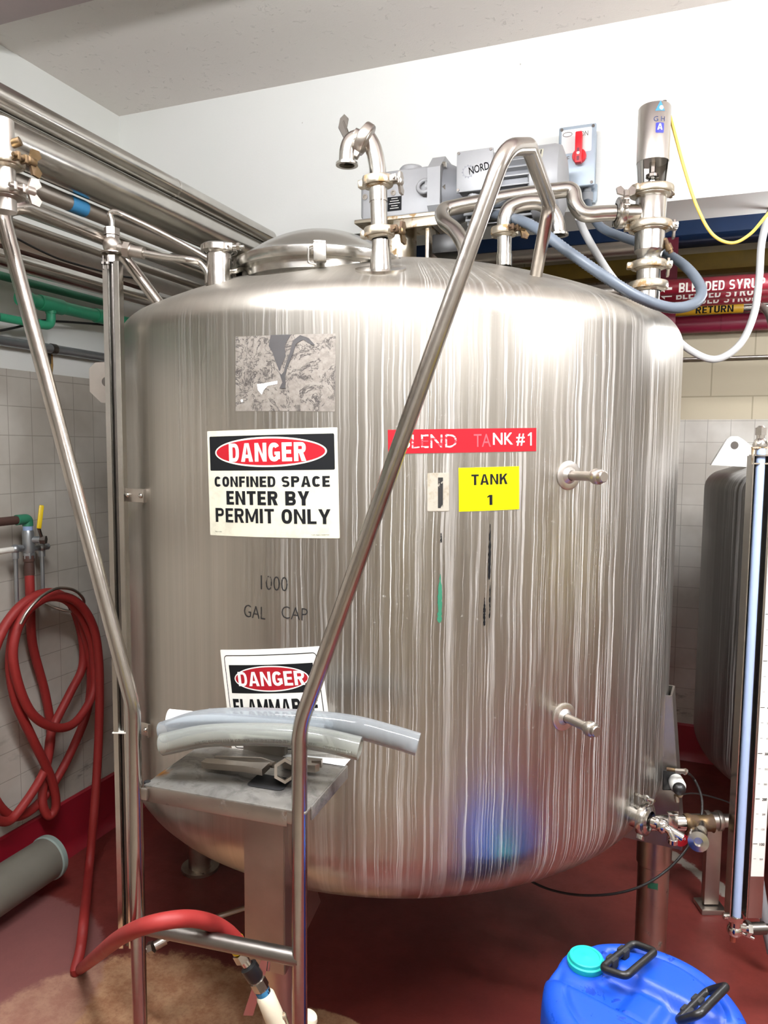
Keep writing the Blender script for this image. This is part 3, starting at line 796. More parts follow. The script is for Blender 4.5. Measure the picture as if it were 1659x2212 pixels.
# capped clamp nozzle at the left of the dome
def clamp(parent, pos, ax, r, side, mat='steel_rust', nut=True, wing='bronze', hinge=True):
    pos, ax = V(pos), V(ax).normalized(); side = (V(side) - ax * V(side).dot(ax)).normalized()
    h = 0.0095
    m = MB(); m.lathe([(r, -h - 0.006), (r + 0.010, -h - 0.002), (r + 0.010, h * -1), (r + 0.016, -h), (r + 0.0175, -h + 0.003), (r + 0.0175, h - 0.003), (r + 0.016, h), (r + 0.010, h), (r + 0.010, h + 0.002), (r, h + 0.006)], pos, ax, 40)
    y = ax.cross(side)
    if hinge: m.box(pos - side * (r + 0.02), (0.016, 0.022, 0.018), Matrix((side, y, ax)).transposed(), 0.003)
    c = part('clamp', m, mat, parent)
    if nut:
        Rm = Matrix((side, y, ax)).transposed()
        m = MB(); m.box(pos + side * (r + 0.021) + y * 0.009, (0.02, 0.008, 0.016), Rm, 0.002).box(pos + side * (r + 0.021) - y * 0.009, (0.02, 0.008, 0.016), Rm, 0.002)
        o = pos + side * (r + 0.026)
        m.cyl(o - y * 0.02, o + y * 0.03, 0.0042, 12)
        m.lathe([(0.004, 0.012), (0.0085, 0.014), (0.0085, 0.03), (0.005, 0.034), (0, 0.034)], o, y, 16)
        m.prism([(-0.024, 0.024), (-0.026, 0.040), (-0.014, 0.046), (0, 0.030), (0.014, 0.046), (0.026, 0.040), (0.024, 0.024), (0, 0.016)], o, ax, y, 0.006)
        part('wing_nut', m, wing, c)
    return c
pb = fp(474, 612, 1.98)
nz = pb.z
m = MB(); m.lathe([(0.036, nz - 0.05), (0.034, nz), (0.031, nz + 0.075), (0.038, nz + 0.079)], V((pb.x, pb.y, 0)), segs=36)
noz = part('nozzle', m, 'steel', tank)
m = MB(); zc = nz + 0.085
m.lathe([(0.038, -0.008), (0.047, -0.006), (0.047, 0.008), (0.040, 0.013), (0, 0.013)], V((pb.x, pb.y, zc)), segs=36)
s = (CAM_R * 1 - CAM_F * 0.15); s.z = 0; s.normalize(); f_ = V((-s.y, s.x, 0))
o = V((pb.x, pb.y, zc)) + s * 0.045 - f_ * 0.022
m.box(o - s * 0.016, (0.036, 0.02, 0.02), Matrix((s, f_, V((0, 0, 1)))).transposed(), 0.003)
m.hexnut(o - s * 0.020, o - s * 0.006, 0.012); m.cyl(o - s * 0.006, o + s * 0.016, 0.007); m.hexnut(o + s * 0.012, o + s * 0.020, 0.0105); m.cyl(o + s * 0.020, o + s * 0.030, 0.005)
part('nozzle_cap', m, 'steel', tank)

# ------------------------------------------------------------------ ladder welded up to the tank
def vpt(base, py):   # point on the vertical line through base seen at image row py
    lo, hi = -0.5, 3.5
    for _ in range(50):
        mid = (lo + hi) / 2; d = V((base.x, base.y, mid)) - EYE
        y = 1106 - FPX * d.dot(CAM_U) / d.dot(CAM_F)
        if y > py: lo = mid
        else: hi = mid
    return V((base.x, base.y, (lo + hi) / 2))
RT = 0.0159
LADM = steel('ladder_tube', '#aea8a1', 0.19)
RUNGM = steel('worn_rung', '#8a8580', 0.35)
LB = fp(291, 1690, 1.53); RB = fp(647, 1740, 1.43)
ladder = thing('tank_ladder', 'stainless tube ladder with splayed handrails standing in front of the big tank', 'ladder', ((LB.x + RB.x) / 2, (LB.y + RB.y) / 2, 0))
lp = [V((LB.x, LB.y, 0)), vpt(LB, 1525), fp(8, 475, 1.60), fp(12, 452, 1.63), fp(48, 446, 1.66), fp(246, 526, 2.07), fp(350, 664, 2.09)]
part('handrail', MB().tube(fillet(lp, [0.16, 0.02, 0.05, 0.09, 0.05]), RT, 18), LADM, ladder)
q = ondome(1155, 594)
rp = [V((RB.x, RB.y, 0)), vpt(RB, 1570), fp(1092, 318, 1.36), fp(1142, 316, 1.44), fp(1187, 440, 1.78), q - V((0, 0, 0.02))]
part('handrail', MB().tube(fillet(rp, [0.2, 0.07, 0.035, 0.06]), RT, 18), LADM, ladder)
for pyL, pyR in ((2006, 2062), (2330, 2420)):
    a, b = vpt(LB, pyL), vpt(RB, pyR)
    z = (a.z + b.z) / 2; a.z = b.z = z
    part('rung', MB().cyl(a, b, 0.0165, 20), RUNGM, ladder)
# platform plate with turned-down edges
ZP = 0.975
c0, c1 = onz(312, 1695, ZP), onz(618, 1748, ZP)
ex = (c1 - c0).normalized(); ey = V((-ex.y, ex.x, 0)); PW = (c1 - c0).length; PD = 0.235
PLAT_O = ORG[ladder.name]
m = MB(); Rm = Matrix((ex, ey, V((0, 0, 1)))).transposed()
cen = c0 + ex * (PW / 2 + 0.02) + ey * (PD / 2)
m.box(cen - V((0, 0, 0.003)), (PW + 0.045, PD, 0.005), Rm, 0.0015)
m2 = MB().box(c0 + ex * (PW / 2 + 0.002) + ey * 0.002 - V((0, 0, 0.020)), (PW, 0.005, 0.034), Rm, 0.0015)
m.box(cen + ex * (PW / 2 + 0.0225) + ey * 0.012 - V((0, 0, 0.015)), (0.005, PD - 0.03, 0.030), Rm, 0.0015)
m.box(cen - ex * (PW / 2 + 0.0205) + ey * 0.02 - V((0, 0, 0.015)), (0.005, PD - 0.04, 0.030), Rm, 0.0015)
pl = part('platform', m, platform_mat(), ladder)
part('front_lip', m2, steel('grimy_lip', '#a8a099', 0.33, 0.12, '#5b4636'), pl)
for a, b in ((LB, c0 + ex * 0.01), (RB, c1 - ex * 0.012)):
    z = ZP - 0.018
    part('bracket', MB().box(V(((a.x + b.x) / 2, (a.y + b.y) / 2, z)), (0.03, 0.008, 0.026), Rm, 0.002), 'steel_dull', ladder)
q = onz(318, 1688, ZP)
part('bolt_hole', MB().cyl(q + V((0, 0, -0.004)), q + V((0, 0, 0.0004)), 0.007, 20), 'black_matte', pl)
qa = onz(583, 1690, ZP)
rub = rect_bm(0.085, 0.062, 0.0, 0.012); place_plane(rub, qa + V((0, 0, 0.0008)), ex, ey)
part('grip_patch', rub, 'black_matte', pl, flat=True)

# ------------------------------------------------------------------ things lying on the platform
rnd = random.Random(2)
def strip(px, py, z): return onz(px, py, z)
OD = 0.0238
def hose_on(name, pts, r, mat, label, print_=None):
    m = MB().pipe(spline(pts, 10), r, r * 0.80)
    return solo(name, m, mat, label, 'hose', 'loose clear hoses on the ladder platform')
dh1 = (1.50, 1.475, 1.45, 1.43, 1.41, 1.39)
front = [fp(x, y, d) for (x, y), d in zip(((352, 1608), (440, 1590), (540, 1586), (630, 1589), (705, 1600), (778, 1617)), (1.545, 1.53, 1.515, 1.50, 1.485, 1.47))]
hz = hose_on('clear_hose', front, OD, 'hose_clear', 'short clear hose with printed lettering lying nearest on the ladder platform')
def hose_text(s, px0, px1, hgt):
    a = [fp(x, y, d) for (x, y), d in zip(((px0, 1605), (px1, 1612)), (1.50, 1.50))]
    return None
org_h = ORG[hz.name]
sp = spline(front, 24)
def along(b, x0, roll):     # wrap flat letters along the hose centre line
    cum = [0]
    for p, q_ in zip(sp, sp[1:]): cum.append(cum[-1] + (q_ - p).length)
    slice_u(b, 0.01)
    for v in b.verts:
        s_ = x0 + v.co.x; i = 0
        while i < len(cum) - 2 and cum[i + 1] < s_: i += 1
        u = (s_ - cum[i]) / max(1e-9, cum[i + 1] - cum[i]); p = sp[i].lerp(sp[i + 1], u); t = (sp[i + 1] - sp[i]).normalized()
        n0 = (EYE - p); n0 = (n0 - t * n0.dot(t)).normalized(); up = t.cross(n0) * -1
        if up.z < 0: up = -up
        a = roll + v.co.y / OD
        v.co = p + (n0 * math.cos(a) + up * math.sin(a)) * (OD + 0.0005)
    return b, cum[-1]
LEN = sum((q_ - p).length for p, q_ in zip(sp, sp[1:]))
b1, _ = along(text_bm('KURI TEC KLEARON K010 BY KURIYAMA  1 1/2" I.D. X 1 7/8" O.D. 70 P', LEN * 0.47, 0.0075, -0.01, 2), LEN * 0.43, -0.55)
b2, _ = along(text_bm('PVC NSF-51', LEN * 0.08, 0.0075, -0.01, 2), LEN * 0.76, -0.55)
b3, _ = along(text_bm('CANADA K080505 06 0', LEN * 0.14, 0.0075, -0.01, 2), LEN * 0.905, -0.55)
part('lettering', merge(b1, b2, b3), 'dark_steel', hz, 'small grey printed lettering', flat=True)
back_ = [fp(x, y, d) for (x, y), d in zip(((352, 1582), (430, 1558), (530, 1552), (650, 1557), (760, 1569), (850, 1592), (903, 1608)), (1.60, 1.585, 1.575, 1.555, 1.53, 1.51, 1.50))]
hose_on('clear_hose', back_, OD, 'hose_clear_blue', 'longer clear hose jutting far past the right end of the platform')
wt = [fp(x, y, d) for (x, y), d in zip(((364, 1551), (470, 1561), (600, 1574), (700, 1584)), (1.64, 1.632, 1.628, 1.624))]
solo('white_tube', MB().tube(spline(wt, 6), 0.020, 28, hollow=0.9), 'paper', 'white tube lying behind the clear hoses on the platform', 'tube')
gt = [fp(x, y, d) for (x, y), d in zip(((450, 1541), (540, 1551), (640, 1560), (720, 1568)), (1.664, 1.662, 1.66, 1.655))]
solo('grey_tube', MB().pipe(spline(gt, 6), 0.012, 0.0098), 'hose_clear_blue', 'thin translucent grey tube at the back of the hose pile', 'tube')
# sheet of paper under the hoses
qa = onz(690, 1632, ZP)
pp = rect_bm(0.155, 0.075); place_plane(pp, qa + V((0, 0, 0.0012)), ex, ey)
solo('paper_sheet', MB().join(pp), 'paper', 'white paper sheet under the wrench at the back of the platform', 'paper', flat=True)
# heavy wrench with ring end towards the camera
wa, wb = onz(440, 1648, ZP + 0.014), onz(610, 1664, ZP + 0.024)
wx = (wb - wa).normalized(); wy = V((0, 0, 1)).cross(wx).normalized(); wz = wx.cross(wy)
wr = thing('wrench', 'heavy worn steel wrench lying on the ladder platform', 'wrench', (wa + wb) / 2 - V((0, 0, 0.024)))
m = MB(); Lw = (wb - wa).length
m.prism([(0, -0.010), (0.02, -0.014), (Lw * 0.55, -0.011), (Lw * 0.8, -0.02), (Lw * 0.8, 0.018), (Lw * 0.55, 0.011), (0.02, 0.012), (0, 0.009)], wa, wx, wy, 0.014)
m.tube([wa + wy * 0.03 + wx * 0.012 - wz * 0.004, wb + wy * 0.035 - wx * 0.07, wb + wy * 0.022 - wx * 0.03], [0.009, 0.009, 0.007], 12)
part('handle', m, 'steel_worn', wr)
hd = (EYE - wb); hd.z = 0.0; hd.normalize()
hd = (hd * 0.9 + V((0, 0, 0.35))).normalized()
def hexring(c, ax, r0, r1, th):
    m = MB(); x, y, a = m.frame(ax); t = m.b; R_ = []
    for rr, zz, nn in ((r0, -th / 2, 6), (r0, th / 2, 6), (r1, th / 2, 6), (r1, -th / 2, 6)):
        R_.append([t.verts.new(V(c) + a * zz + (x * math.cos(PI / 6 + i * PI / 3) + y * math.sin(PI / 6 + i * PI / 3)) * rr) for i in range(6)])
    for k in range(4):
        p, q_ = R_[k], R_[(k + 1) % 4]
        for i in range(6):
            j = (i + 1) % 6; t.faces.new((p[i], p[j], q_[j], q_[i]))
    return m
part('ring_end', hexring(wb + wx * 0.006 + V((0, 0, 0.0)), hd, 0.026, 0.019, 0.045), 'steel_worn', wr)
je = onz(668, 1652, ZP + 0.014)
m = MB(); m.prism([(-0.06, -0.012), (-0.01, -0.022), (0.022, -0.018), (0.028, -0.008), (0.008, -0.006), (0.004, 0.004), (0.026, 0.008), (0.024, 0.02), (-0.01, 0.022), (-0.06, 0.012)], je, wx, wy, 0.016)
part('jaw', m, 'steel_worn', wr)

# ------------------------------------------------------------------ labels stuck on the tank
def corners(tl, tr, br, bl):
    c = [cth(*p) for p in (tl, tr, br, bl)]
    th = sum(t for t, z in c) / 4; z = sum(z for t, z in c) / 4
    w_ = ((c[1][0] - c[0][0]) + (c[2][0] - c[3][0])) / 2 * TR; h_ = ((c[0][1] - c[3][1]) + (c[1][1] - c[2][1])) / 2
    rot = ((c[1][1] - c[0][1]) + (c[2][1] - c[3][1])) / 2 / w_
    return th, z, w_, h_, rot
def sticker(name, label, cat, mat, quad, r=0.0, th=0.0012):
    t0, z, w_, h_, rot = corners(*quad)
    b = rect_bm(w_, h_, th + 0.0005, r); shift(b, 0, 0, th)
    wrap_tank(b, t0, z, rot)
    o = solo(name, MB().join(b), mat, label, cat)
    return o, t0, z, w_, h_, rot
def ink_on(o, S, items, name, mat, lift, label=None):
    _, t0, z, w_, h_, rot = S
    b = merge(*[shift(x, 0, 0, 0.0012 + lift) for x in items])
    wrap_tank(b, t0, z, rot)
    return part(name, b, mat, o, label, flat=True)
S = sticker('danger_sign', 'aged white warning sign reading DANGER CONFINED SPACE ENTER BY PERMIT ONLY', 'sign', 'sign_face', ((449, 929), (730, 926), (733, 1160), (454, 1158)), 0.002)
o, _, _, W_, H_, _ = S
ink_on(o, S, [shift(rect_bm(W_ * .957, H_ * .325, 0, 0.003), 0, H_ * .285)], 'black_panel', 'black_print', 0.0003)
def oval(w_, h_, t): 
    n = 64; return ring_bm([(w_ * math.cos(2 * PI * i / n), h_ * math.sin(2 * PI * i / n)) for i in range(n)], [((w_ - t) * math.cos(2 * PI * i / n), (h_ - t) * math.sin(2 * PI * i / n)) for i in range(n)])
ink_on(o, S, [shift(oval(W_ * .428, H_ * .139, 0.004), 0.0, H_ * .292)], 'oval_border', 'cream_print', 0.0006)
ink_on(o, S, [shift(ell_bm(W_ * .428 - .004, H_ * .139 - .004), 0, H_ * .292)], 'red_oval', 'red_print', 0.0006)
ink_on(o, S, [shift(text_bm('DANGER', W_ * .59, H_ * .172, 0.055), W_ * -.01, H_ * .29)], 'heading', 'cream_print', 0.0009)
ink_on(o, S, [shift(text_bm('CONFINED SPACE', W_ * .885, H_ * .098, 0.05), 0.0, H_ * .018), shift(text_bm('ENTER BY', W_ * .64, H_ * .13, 0.055), -W_ * .02, -H_ * .135), shift(text_bm('PERMIT ONLY', W_ * .885, H_ * .135, 0.04), 0, -H_ * .302)], 'lettering', 'black_print', 0.0005)
ink_on(o, S, [shift(text_bm('Made in USA', W_ * .06, H_ * .010), -W_ * .42, -H_ * .462), shift(text_bm('Lyle Signs 2449730', W_ * .12, H_ * .012), W_ * .37, -H_ * .47)], 'fine_print', 'black_print', 0.0005)
S = sticker('flammable_sign', 'white warning sign reading DANGER FLAMMABLE half hidden behind the hoses on the platform', 'sign', 'sign_white', ((480, 1401), (702, 1398), (712, 1625), (497, 1628)), 0.002)
o, _, _, W_, H_, _ = S
n7 = 28
def rr_loop(w_, h_, r):
    pts = []
    for cx, cy, a0 in ((w_ / 2 - r, -h_ / 2 + r, -90), (w_ / 2 - r, h_ / 2 - r, 0), (-w_ / 2 + r, h_ / 2 - r, 90), (-w_ / 2 + r, -h_ / 2 + r, 180)):
        for k in range(7):
            a = math.radians(a0 + 15 * k); pts.append((cx + r * math.cos(a), cy + r * math.sin(a)))
    return pts
ink_on(o, S, [ring_bm(rr_loop(W_ * .93, H_ * .90, .01), rr_loop(W_ * .93 - .004, H_ * .90 - .004, .008))], 'border_line', 'black_print', 0.0004)
ink_on(o, S, [shift(rect_bm(W_ * .84, H_ * .27), 0, H_ * .22)], 'black_panel', 'black_print', 0.0004)
ink_on(o, S, [shift(oval(W_ * .37, H_ * .122, 0.003), 0, H_ * .222)], 'oval_border', 'white_print', 0.0007)
ink_on(o, S, [shift(ell_bm(W_ * .37 - .003, H_ * .122 - .003), 0, H_ * .222)], 'red_oval', 'red_print', 0.0007)
ink_on(o, S, [shift(text_bm('DANGER', W_ * .66, H_ * .135, 0.04), 0, H_ * .222)], 'heading', 'white_print', 0.001)
ink_on(o, S, [shift(text_bm('FLAMMABLE', W_ * .84, H_ * .16, 0.06), 0, -H_ * .05)], 'lettering', 'black_print', 0.0006)
S = sticker('red_label', 'long red label reading BLEND TANK #1 partly worn away', 'label', 'red_print', ((838, 929), (1158, 924), (1158, 975), (838, 980)))
o, _, _, W_, H_, _ = S
ink_on(o, S, [shift(text_bm('NK #', W_ * .225, H_ * .56, 0.013), W_ * .30, H_ * .03), shift(poly_bm([(W_ * x_, H_ * y_) for x_, y_ in ((-.016, .13), (-.016, .18), (.004, .28), (.012, .28), (.012, -.28), (.002, -.28), (.002, .16))]), W_ * .452, H_ * .03)], 'lettering', 'white_print', 0.0004)
fad = NT('faded_white_ink'); fm = fad.ramp(fad.noise(fad.mapv(fad.tc.outputs['Object'], (30, 30, 90)), 1.0, 4, 0.7), 0.47, 0.53)
fadm = fad.done(fad.n('MixShader', {0: fm, 1: fad.pbsdf(hx('#c8303c'), 0.4), 2: fad.pbsdf(hx('#f0dcd8'), 0.5)}).outputs[0])
ink_on(o, S, [shift(text_bm('BLEND', W_ * .36, H_ * .56, 0.0), -W_ * .235, 0)], 'worn_lettering', fadm, 0.0004, 'scratched white letters')
fad2 = plain('ghost_white_ink', '#cf4c55', 0.45)
ink_on(o, S, [shift(text_bm('TA', W_ * .115, H_ * .54, 0.0), W_ * .115, 0)], 'ghost_lettering', fad2, 0.0004, 'almost erased letters')
S = sticker('yellow_label', 'bright yellow label reading TANK 1 below the red label', 'label', 'yellow_print', ((991, 1011), (1121, 1007), (1121, 1100), (991, 1105)))
o, _, _, W_, H_, _ = S
ink_on(o, S, [shift(text_bm('TANK', W_ * .60, H_ * .245, 0.045), 0.0, H_ * .22), shift(text_bm('1', W_ * .085, H_ * .235, 0.05), 0, -H_ * .255)], 'lettering', 'black_print', 0.0004)
S = sticker('worn_label', 'small worn grey label with a black bar beside the yellow label', 'label', 'small_label', ((923, 1022), (970, 1021), (970, 1104), (923, 1104)), 0.003)
o, _, _, W_, H_, _ = S
ink_on(o, S, [shift(rect_bm(W_ * .23, H_ * .80), W_ * .1, -H_ * .02)], 'bar', ink, 0.0004)
S = sticker('label_residue', 'square patch of torn grey label residue above the confined space sign', 'label residue', 'residue', ((507, 727), (724, 722), (725, 888), (511, 889)), 0.0, 0.0006)
o, _, _, W_, H_, _ = S
ink_on(o, S, [shift(poly_bm([(x * W_, y * H_) for x, y in pts]), 0, 0) for pts in (
    [(-.12, .50), (.08, .50), (.02, .36), (.03, .22), (-.01, .10), (-.03, .03), (-.06, .12), (-.10, .27), (-.14, .36)],
    [(.02, .06), (.07, .26), (.10, .42), (.17, .49), (.25, .45), (.31, .36), (.28, .36), (.20, .43), (.13, .38), (.10, .24), (.05, .08), (-.01, -.02), (-.11, .12), (-.03, .0), (.0, -.12), (-.03, -.2), (.03, -.2), (.03, -.12)])],
    'dark_tear', plain('torn_label_dark', '#3a3838', 0.5, var=0.15), 0.0004)
ink_on(o, S, [poly_bm([(x * W_, y * H_) for x, y in ((-.26, -.14), (-.20, -.135), (-.05, -.10), (-.05, -.14), (-.15, -.165), (-.19, -.22), (-.21, -.28), (-.25, -.22))]),
              poly_bm([(x * W_, y * H_) for x, y in ((-.44, -.35), (-.42, -.34), (-.41, -.37), (-.43, -.38))])], 'white_scrap', 'paper', 0.0004)

# ================================================================== pipework and machines on top of the tank
UP = V((0, 0, 1))
R0 = V((CAM_R.x, CAM_R.y, 0)).normalized()      # to the right as seen from the front of the tank
F0 = V((-R0.y, R0.x, 0))                        # away
# gooseneck vent
M['dark_bronze'] = plain('blackened_bronze', '#2f2820', 0.6, 0.3)
g0 = ondome(822, 582); dg = V((g0.x, g0.y, 0)).dot(FH)
vent = thing('vent_pipe', 'stainless gooseneck vent pipe standing on the front of the tank top', 'pipe', g0)
def gp(px, py, dd=0.0): return fp(px, py, dg + dd)
pts = [gp(822, 583), gp(821, 560), gp(820, 520)]
part('reducer', MB().lathe([(0.027, -0.02), (0.026, 0.0), (0.0245, 0.02), (0.0205, (pts[2] - g0).length - 0.012), (0.0205, (pts[2] - g0).length)], g0, UP, 32), 'steel', vent)
part('pad', MB().lathe([(0.06, -0.012), (0.06, 0.003), (0.026, 0.004)], g0, V((0.1, -0.35, 1)), 36), 'steel_bright', vent)
ca, cb = gp(820, 502), gp(816, 393)
part('pipe', MB().tube([gp(820, 512), gp(816, 396)], 0.0195, 24).tube([gp(817.5, 436), gp(816.5, 404)], 0.0215, 24), 'steel', vent)
clamp(vent, ca, (cb - ca), 0.0195, R0 - F0 * 0.5, 'steel_rust')
clamp(vent, cb, (cb - ca), 0.0195, R0 - F0 * 0.4, 'steel_rust', wing='steel_dull')
el = [gp(816, 388), gp(815, 360), gp(808, 325), gp(798, 304), gp(787, 292)]
part('elbow', MB().tube(spline(el, 6), 0.0195, 24), 'steel', vent)
cc = gp(786, 304, -0.005)
axc = (gp(760, 293) - gp(800, 318)).normalized()
clamp(vent, gp(787, 300), axc, 0.0195, (UP * 0.9 - R0 * .55), 'steel_dull', wing='steel_dull', nut=False)
m = MB(); o = gp(746, 285, 0.04)
m.cyl(gp(752, 292, 0.03), gp(741, 262, 0.03), 0.004, 10); m.prism([(-0.012, 0), (0.0, -0.022), (0.01, -0.02), (0.008, 0.0), (0.012, 0.02), (0.002, 0.03), (-0.008, 0.02)], gp(742, 276, 0.03), R0, UP, 0.006)
part('wing_nut', m, 'dark_bronze', vent)
e2 = [gp(790, 305), gp(775, 299), gp(760, 305), gp(752, 322), gp(750, 345), gp(749.5, 352)]
part('outlet_elbow', MB().tube(spline(e2, 6), 0.0195, 24, hollow=0.92).lathe([(0.0195, -0.002), (0.026, 0.001), (0.026, 0.006), (0.018, 0.006)], gp(749.5, 352), V((0, 0, -1)), 32), 'steel', vent)

# second gooseneck, behind the right handrail
g1 = fp(1089, 562, 2.06)
v2 = thing('vent_pipe', 'stainless gooseneck pipe standing behind the upper bend of the right handrail', 'pipe', g1 - UP * 0.05)
def g2(px, py, dd=0.0): return fp(px, py, 2.06 + dd)
part('pipe', MB().tube([g2(1089, 575), g2(1090, 508)], 0.0195, 24).tube([g2(1089, 575), g2(1089.5, 550)], 0.0212, 24), 'steel', v2)
clamp(v2, g2(1090, 500), UP, 0.0195, R0 * 0.5 - F0, 'steel_rust')
part('elbow', MB().tube(spline([g2(1090, 490), g2(1091, 472), g2(1100, 452), g2(1118, 442), g2(1140, 437), g2(1165, 438), g2(1188, 452), g2(1202, 478), g2(1206, 505)], 6), 0.0205, 24, hollow=0.92).lathe([(0.0205, -0.004), (0.0275, 0), (0.0275, 0.005), (0.019, 0.005)], g2(1206, 505), V((0, 0, -1)), 32), 'steel', v2)

# gear motor on its bracket over the middle of the tank
YM = 2.395
def mp(px, py): return ony(px, py, YM - 0.085)
mo = thing('gear_motor', 'grey gear motor with a finned casing on top of the big tank', 'motor', (TC.x, YM, zdome(TC.x, TC.y)))
a, b = mp(781, 470), mp(940, 350)
x0, x1, zl, zh = a.x, b.x, a.z - 0.01, mp(860, 366).z
gc = V(((x0 + x1) / 2, YM, (zl + zh) / 2)); gs = V((x1 - x0, 0.17, zh - zl))
m = MB(); m.box(gc, gs, None, 0.008, 3); m.box((x0 + 0.012, YM, (zl + zh) / 2 - 0.002), (0.04, 0.155, (zh - zl) * 0.86), None, 0.01, 3)
gb = part('gearbox', m, 'grey_paint', mo)
part('cover_cap', MB().lathe([(0.04, 0), (0.04, 0.03), (0.035, 0.036), (0, 0.036)], V((mp(868, 362).x, YM + 0.01, zh)), UP, 32), 'grey_paint', gb)
o = ony(921, 405, YM - 0.087)
m = MB(); m.cyl(o + V((0.03, -0.0, 0.0)), o + V((0.0, -0.002, 0)), 0.02, 20)
m.tube([o + V((-0.002, -0.014, 0)) + V((math.cos(k * PI / 12) * 0.021, math.sin(k * PI / 12) * 0.008, math.sin(k * PI / 12) * 0.021)) for k in range(25)], 0.0065, 10, cap=False)
part('lifting_eye', m, 'grey_paint', gb)
for (px, py) in ((789, 426), (850, 417)):
    part('plug', MB().lathe([(0.009, -0.003), (0.009, 0.004), (0.005, 0.004), (0.004, 0.001), (0, 0.001)], ony(px, py, YM - 0.085), V((0, -1, 0)), 20), 'steel', gb)
o = ony(852, 440, YM - 0.0862)
npb = part('nameplate', MB().join(place_plane(rect_bm(0.048, 0.044, 0.001), o, (1, 0, 0), (0, 0, 1))), 'black_print', gb, 'black nameplate')
rows = [shift(rect_bm(0.03 + 0.008 * ((k * 7) % 3 - 1), 0.0016), 0, 0.016 - k * 0.0075) for k in range(5)]
part('print', place_plane(merge(*rows), o - V((0, 0.0006, 0)), (1, 0, 0), (0, 0, 1)), 'white_print', npb, flat=True)
# coupling flange: an octagonal plate
xf = mp(935, 400).x; za = (ony(955, 328, YM - 0.1).z + ony(950, 478, YM - 0.1).z) / 2; hf = (ony(955, 328, YM - .1).z - ony(950, 478, YM - .1).z) / 2
hf = min(hf, 0.125)
oc = [(0.55, 1), (1, 0.55), (1, -0.55), (0.55, -1), (-0.55, -1), (-1, -0.55), (-1, 0.55), (-0.55, 1)]
m = MB(); m.prism([(p[0] * 0.115, p[1] * hf) for p in oc], (xf + 0.012, YM, za), (0, 1, 0), (0, 0, 1), 0.042)
fl = part('flange', m, 'grey_paint', mo)
for k in (0, 1, 2):
    zz = za + (0.6 - 0.6 * k) * hf * 1.1
    part('bolt', MB().hexnut((xf + 0.033, YM - 0.09, zz), (xf + 0.044, YM - 0.09, zz), 0.009), 'steel', fl)
part('adapter', MB().lathe([(0.10, 0), (0.085, 0.03), (0.075, 0.06), (0.078, 0.09)], (xf + 0.033, YM, za), V((1, 0, 0)), 32), 'grey_paint_dark', mo)
xm0 = xf + 0.09; xm1 = ony(1150, 380, YM - 0.08).x
ZM = za + 0.005; RM = 0.088
m = MB(); m.lathe([(0, 0), (RM, 0), (RM, xm1 - xm0), (0, xm1 - xm0)], (xm0, YM, ZM), V((1, 0, 0)), 32)
body = part('stator', m, 'grey_paint_dark', mo)
m = MB()
for k in range(26):
    an = 2 * PI * k / 26
    d = V((0, math.cos(an), math.sin(an)))
    t_ = V((0, -math.sin(an), math.cos(an)))
    m.box(V(((xm0 + xm1) / 2, YM, ZM)) + d * (RM + 0.008), (xm1 - xm0 - 0.01, 0.022, 0.0035), Matrix((V((1, 0, 0)), d, t_)).transposed())
part('cooling_fins', m, 'grey_paint', body)
xe = ony(1222, 400, YM - 0.08).x
part('fan_cowl', MB().lathe([(RM + 0.012, 0), (RM + 0.022, 0.006), (RM + 0.022, xe - xm1 - 0.03), (RM + 0.016, xe - xm1 - 0.012), (RM * 0.8, xe - xm1), (0, xe - xm1)], (xm1 - 0.01, YM, ZM), V((1, 0, 0)), 48), 'grey_paint', mo)
th_ = V((0, -0.98, 0.2)).normalized()
o = ony(1163, 325, YM - 0.12)
lb = rect_bm(0.026, 0.036); place_plane(lb, V((xm1 + 0.02, YM - (RM + 0.0235) * math.cos(0.55), ZM + (RM + 0.0235) * math.sin(0.55))), (1, 0, 0), (0, math.sin(0.55), math.cos(0.55)))
lbo = part('warning_label', lb, 'sign_face', mo, 'small cream label with black print', flat=True)
rows = [shift(rect_bm(0.003, 0.030), -0.008 + 0.007 * k, 0) for k in range(3)]
part('print', place_plane(merge(*rows), V((xm1 + 0.02, YM - (RM + 0.0239) * math.cos(0.55), ZM + (RM + 0.0239) * math.sin(0.55))), (1, 0, 0), (0, math.sin(0.55), math.cos(0.55))), 'black_print', lbo, flat=True)
# terminal box on the near side of the motor
yt = YM - 0.155
a, b = ony(988, 400, yt), ony(1064, 325, yt)
tz0, tz1 = ony(1022, 411, yt).z, ony(1022, 326, yt).z
m = MB(); cen = V(((a.x + b.x) / 2, yt + 0.035, (tz0 + tz1) / 2)); sz = V((b.x - a.x, 0.06, tz1 - tz0))
m.box(cen, sz, None, 0.006, 3); m.box(cen + V((0, 0.045, -0.005)), (sz.x * .7, 0.06, sz.z * .5), None, 0.004)
tb = part('terminal_box', m, 'grey_paint', mo)
part('lid', MB().box((cen.x, yt + 0.001, cen.z), (sz.x + 0.006, 0.010, sz.z + 0.006), None, 0.004, 2), 'grey_paint', tb)
for sx in (-1, 1):
    for sz_ in (-1, 1):
        part('screw', MB().cyl((cen.x + sx * (sz.x / 2 - 0.004), yt - 0.003, cen.z + sz_ * (sz.z / 2 - 0.004)), (cen.x + sx * (sz.x / 2 - 0.004), yt - 0.007, cen.z + sz_ * (sz.z / 2 - 0.004)), 0.004, 12), 'dark_steel', tb)
tx = text_bm('NORD', sz.x * 0.58, sz.z * 0.2, 0.01); shift(tx, sz.x * 0.13, sz.z * 0.03, 0, 0.16)
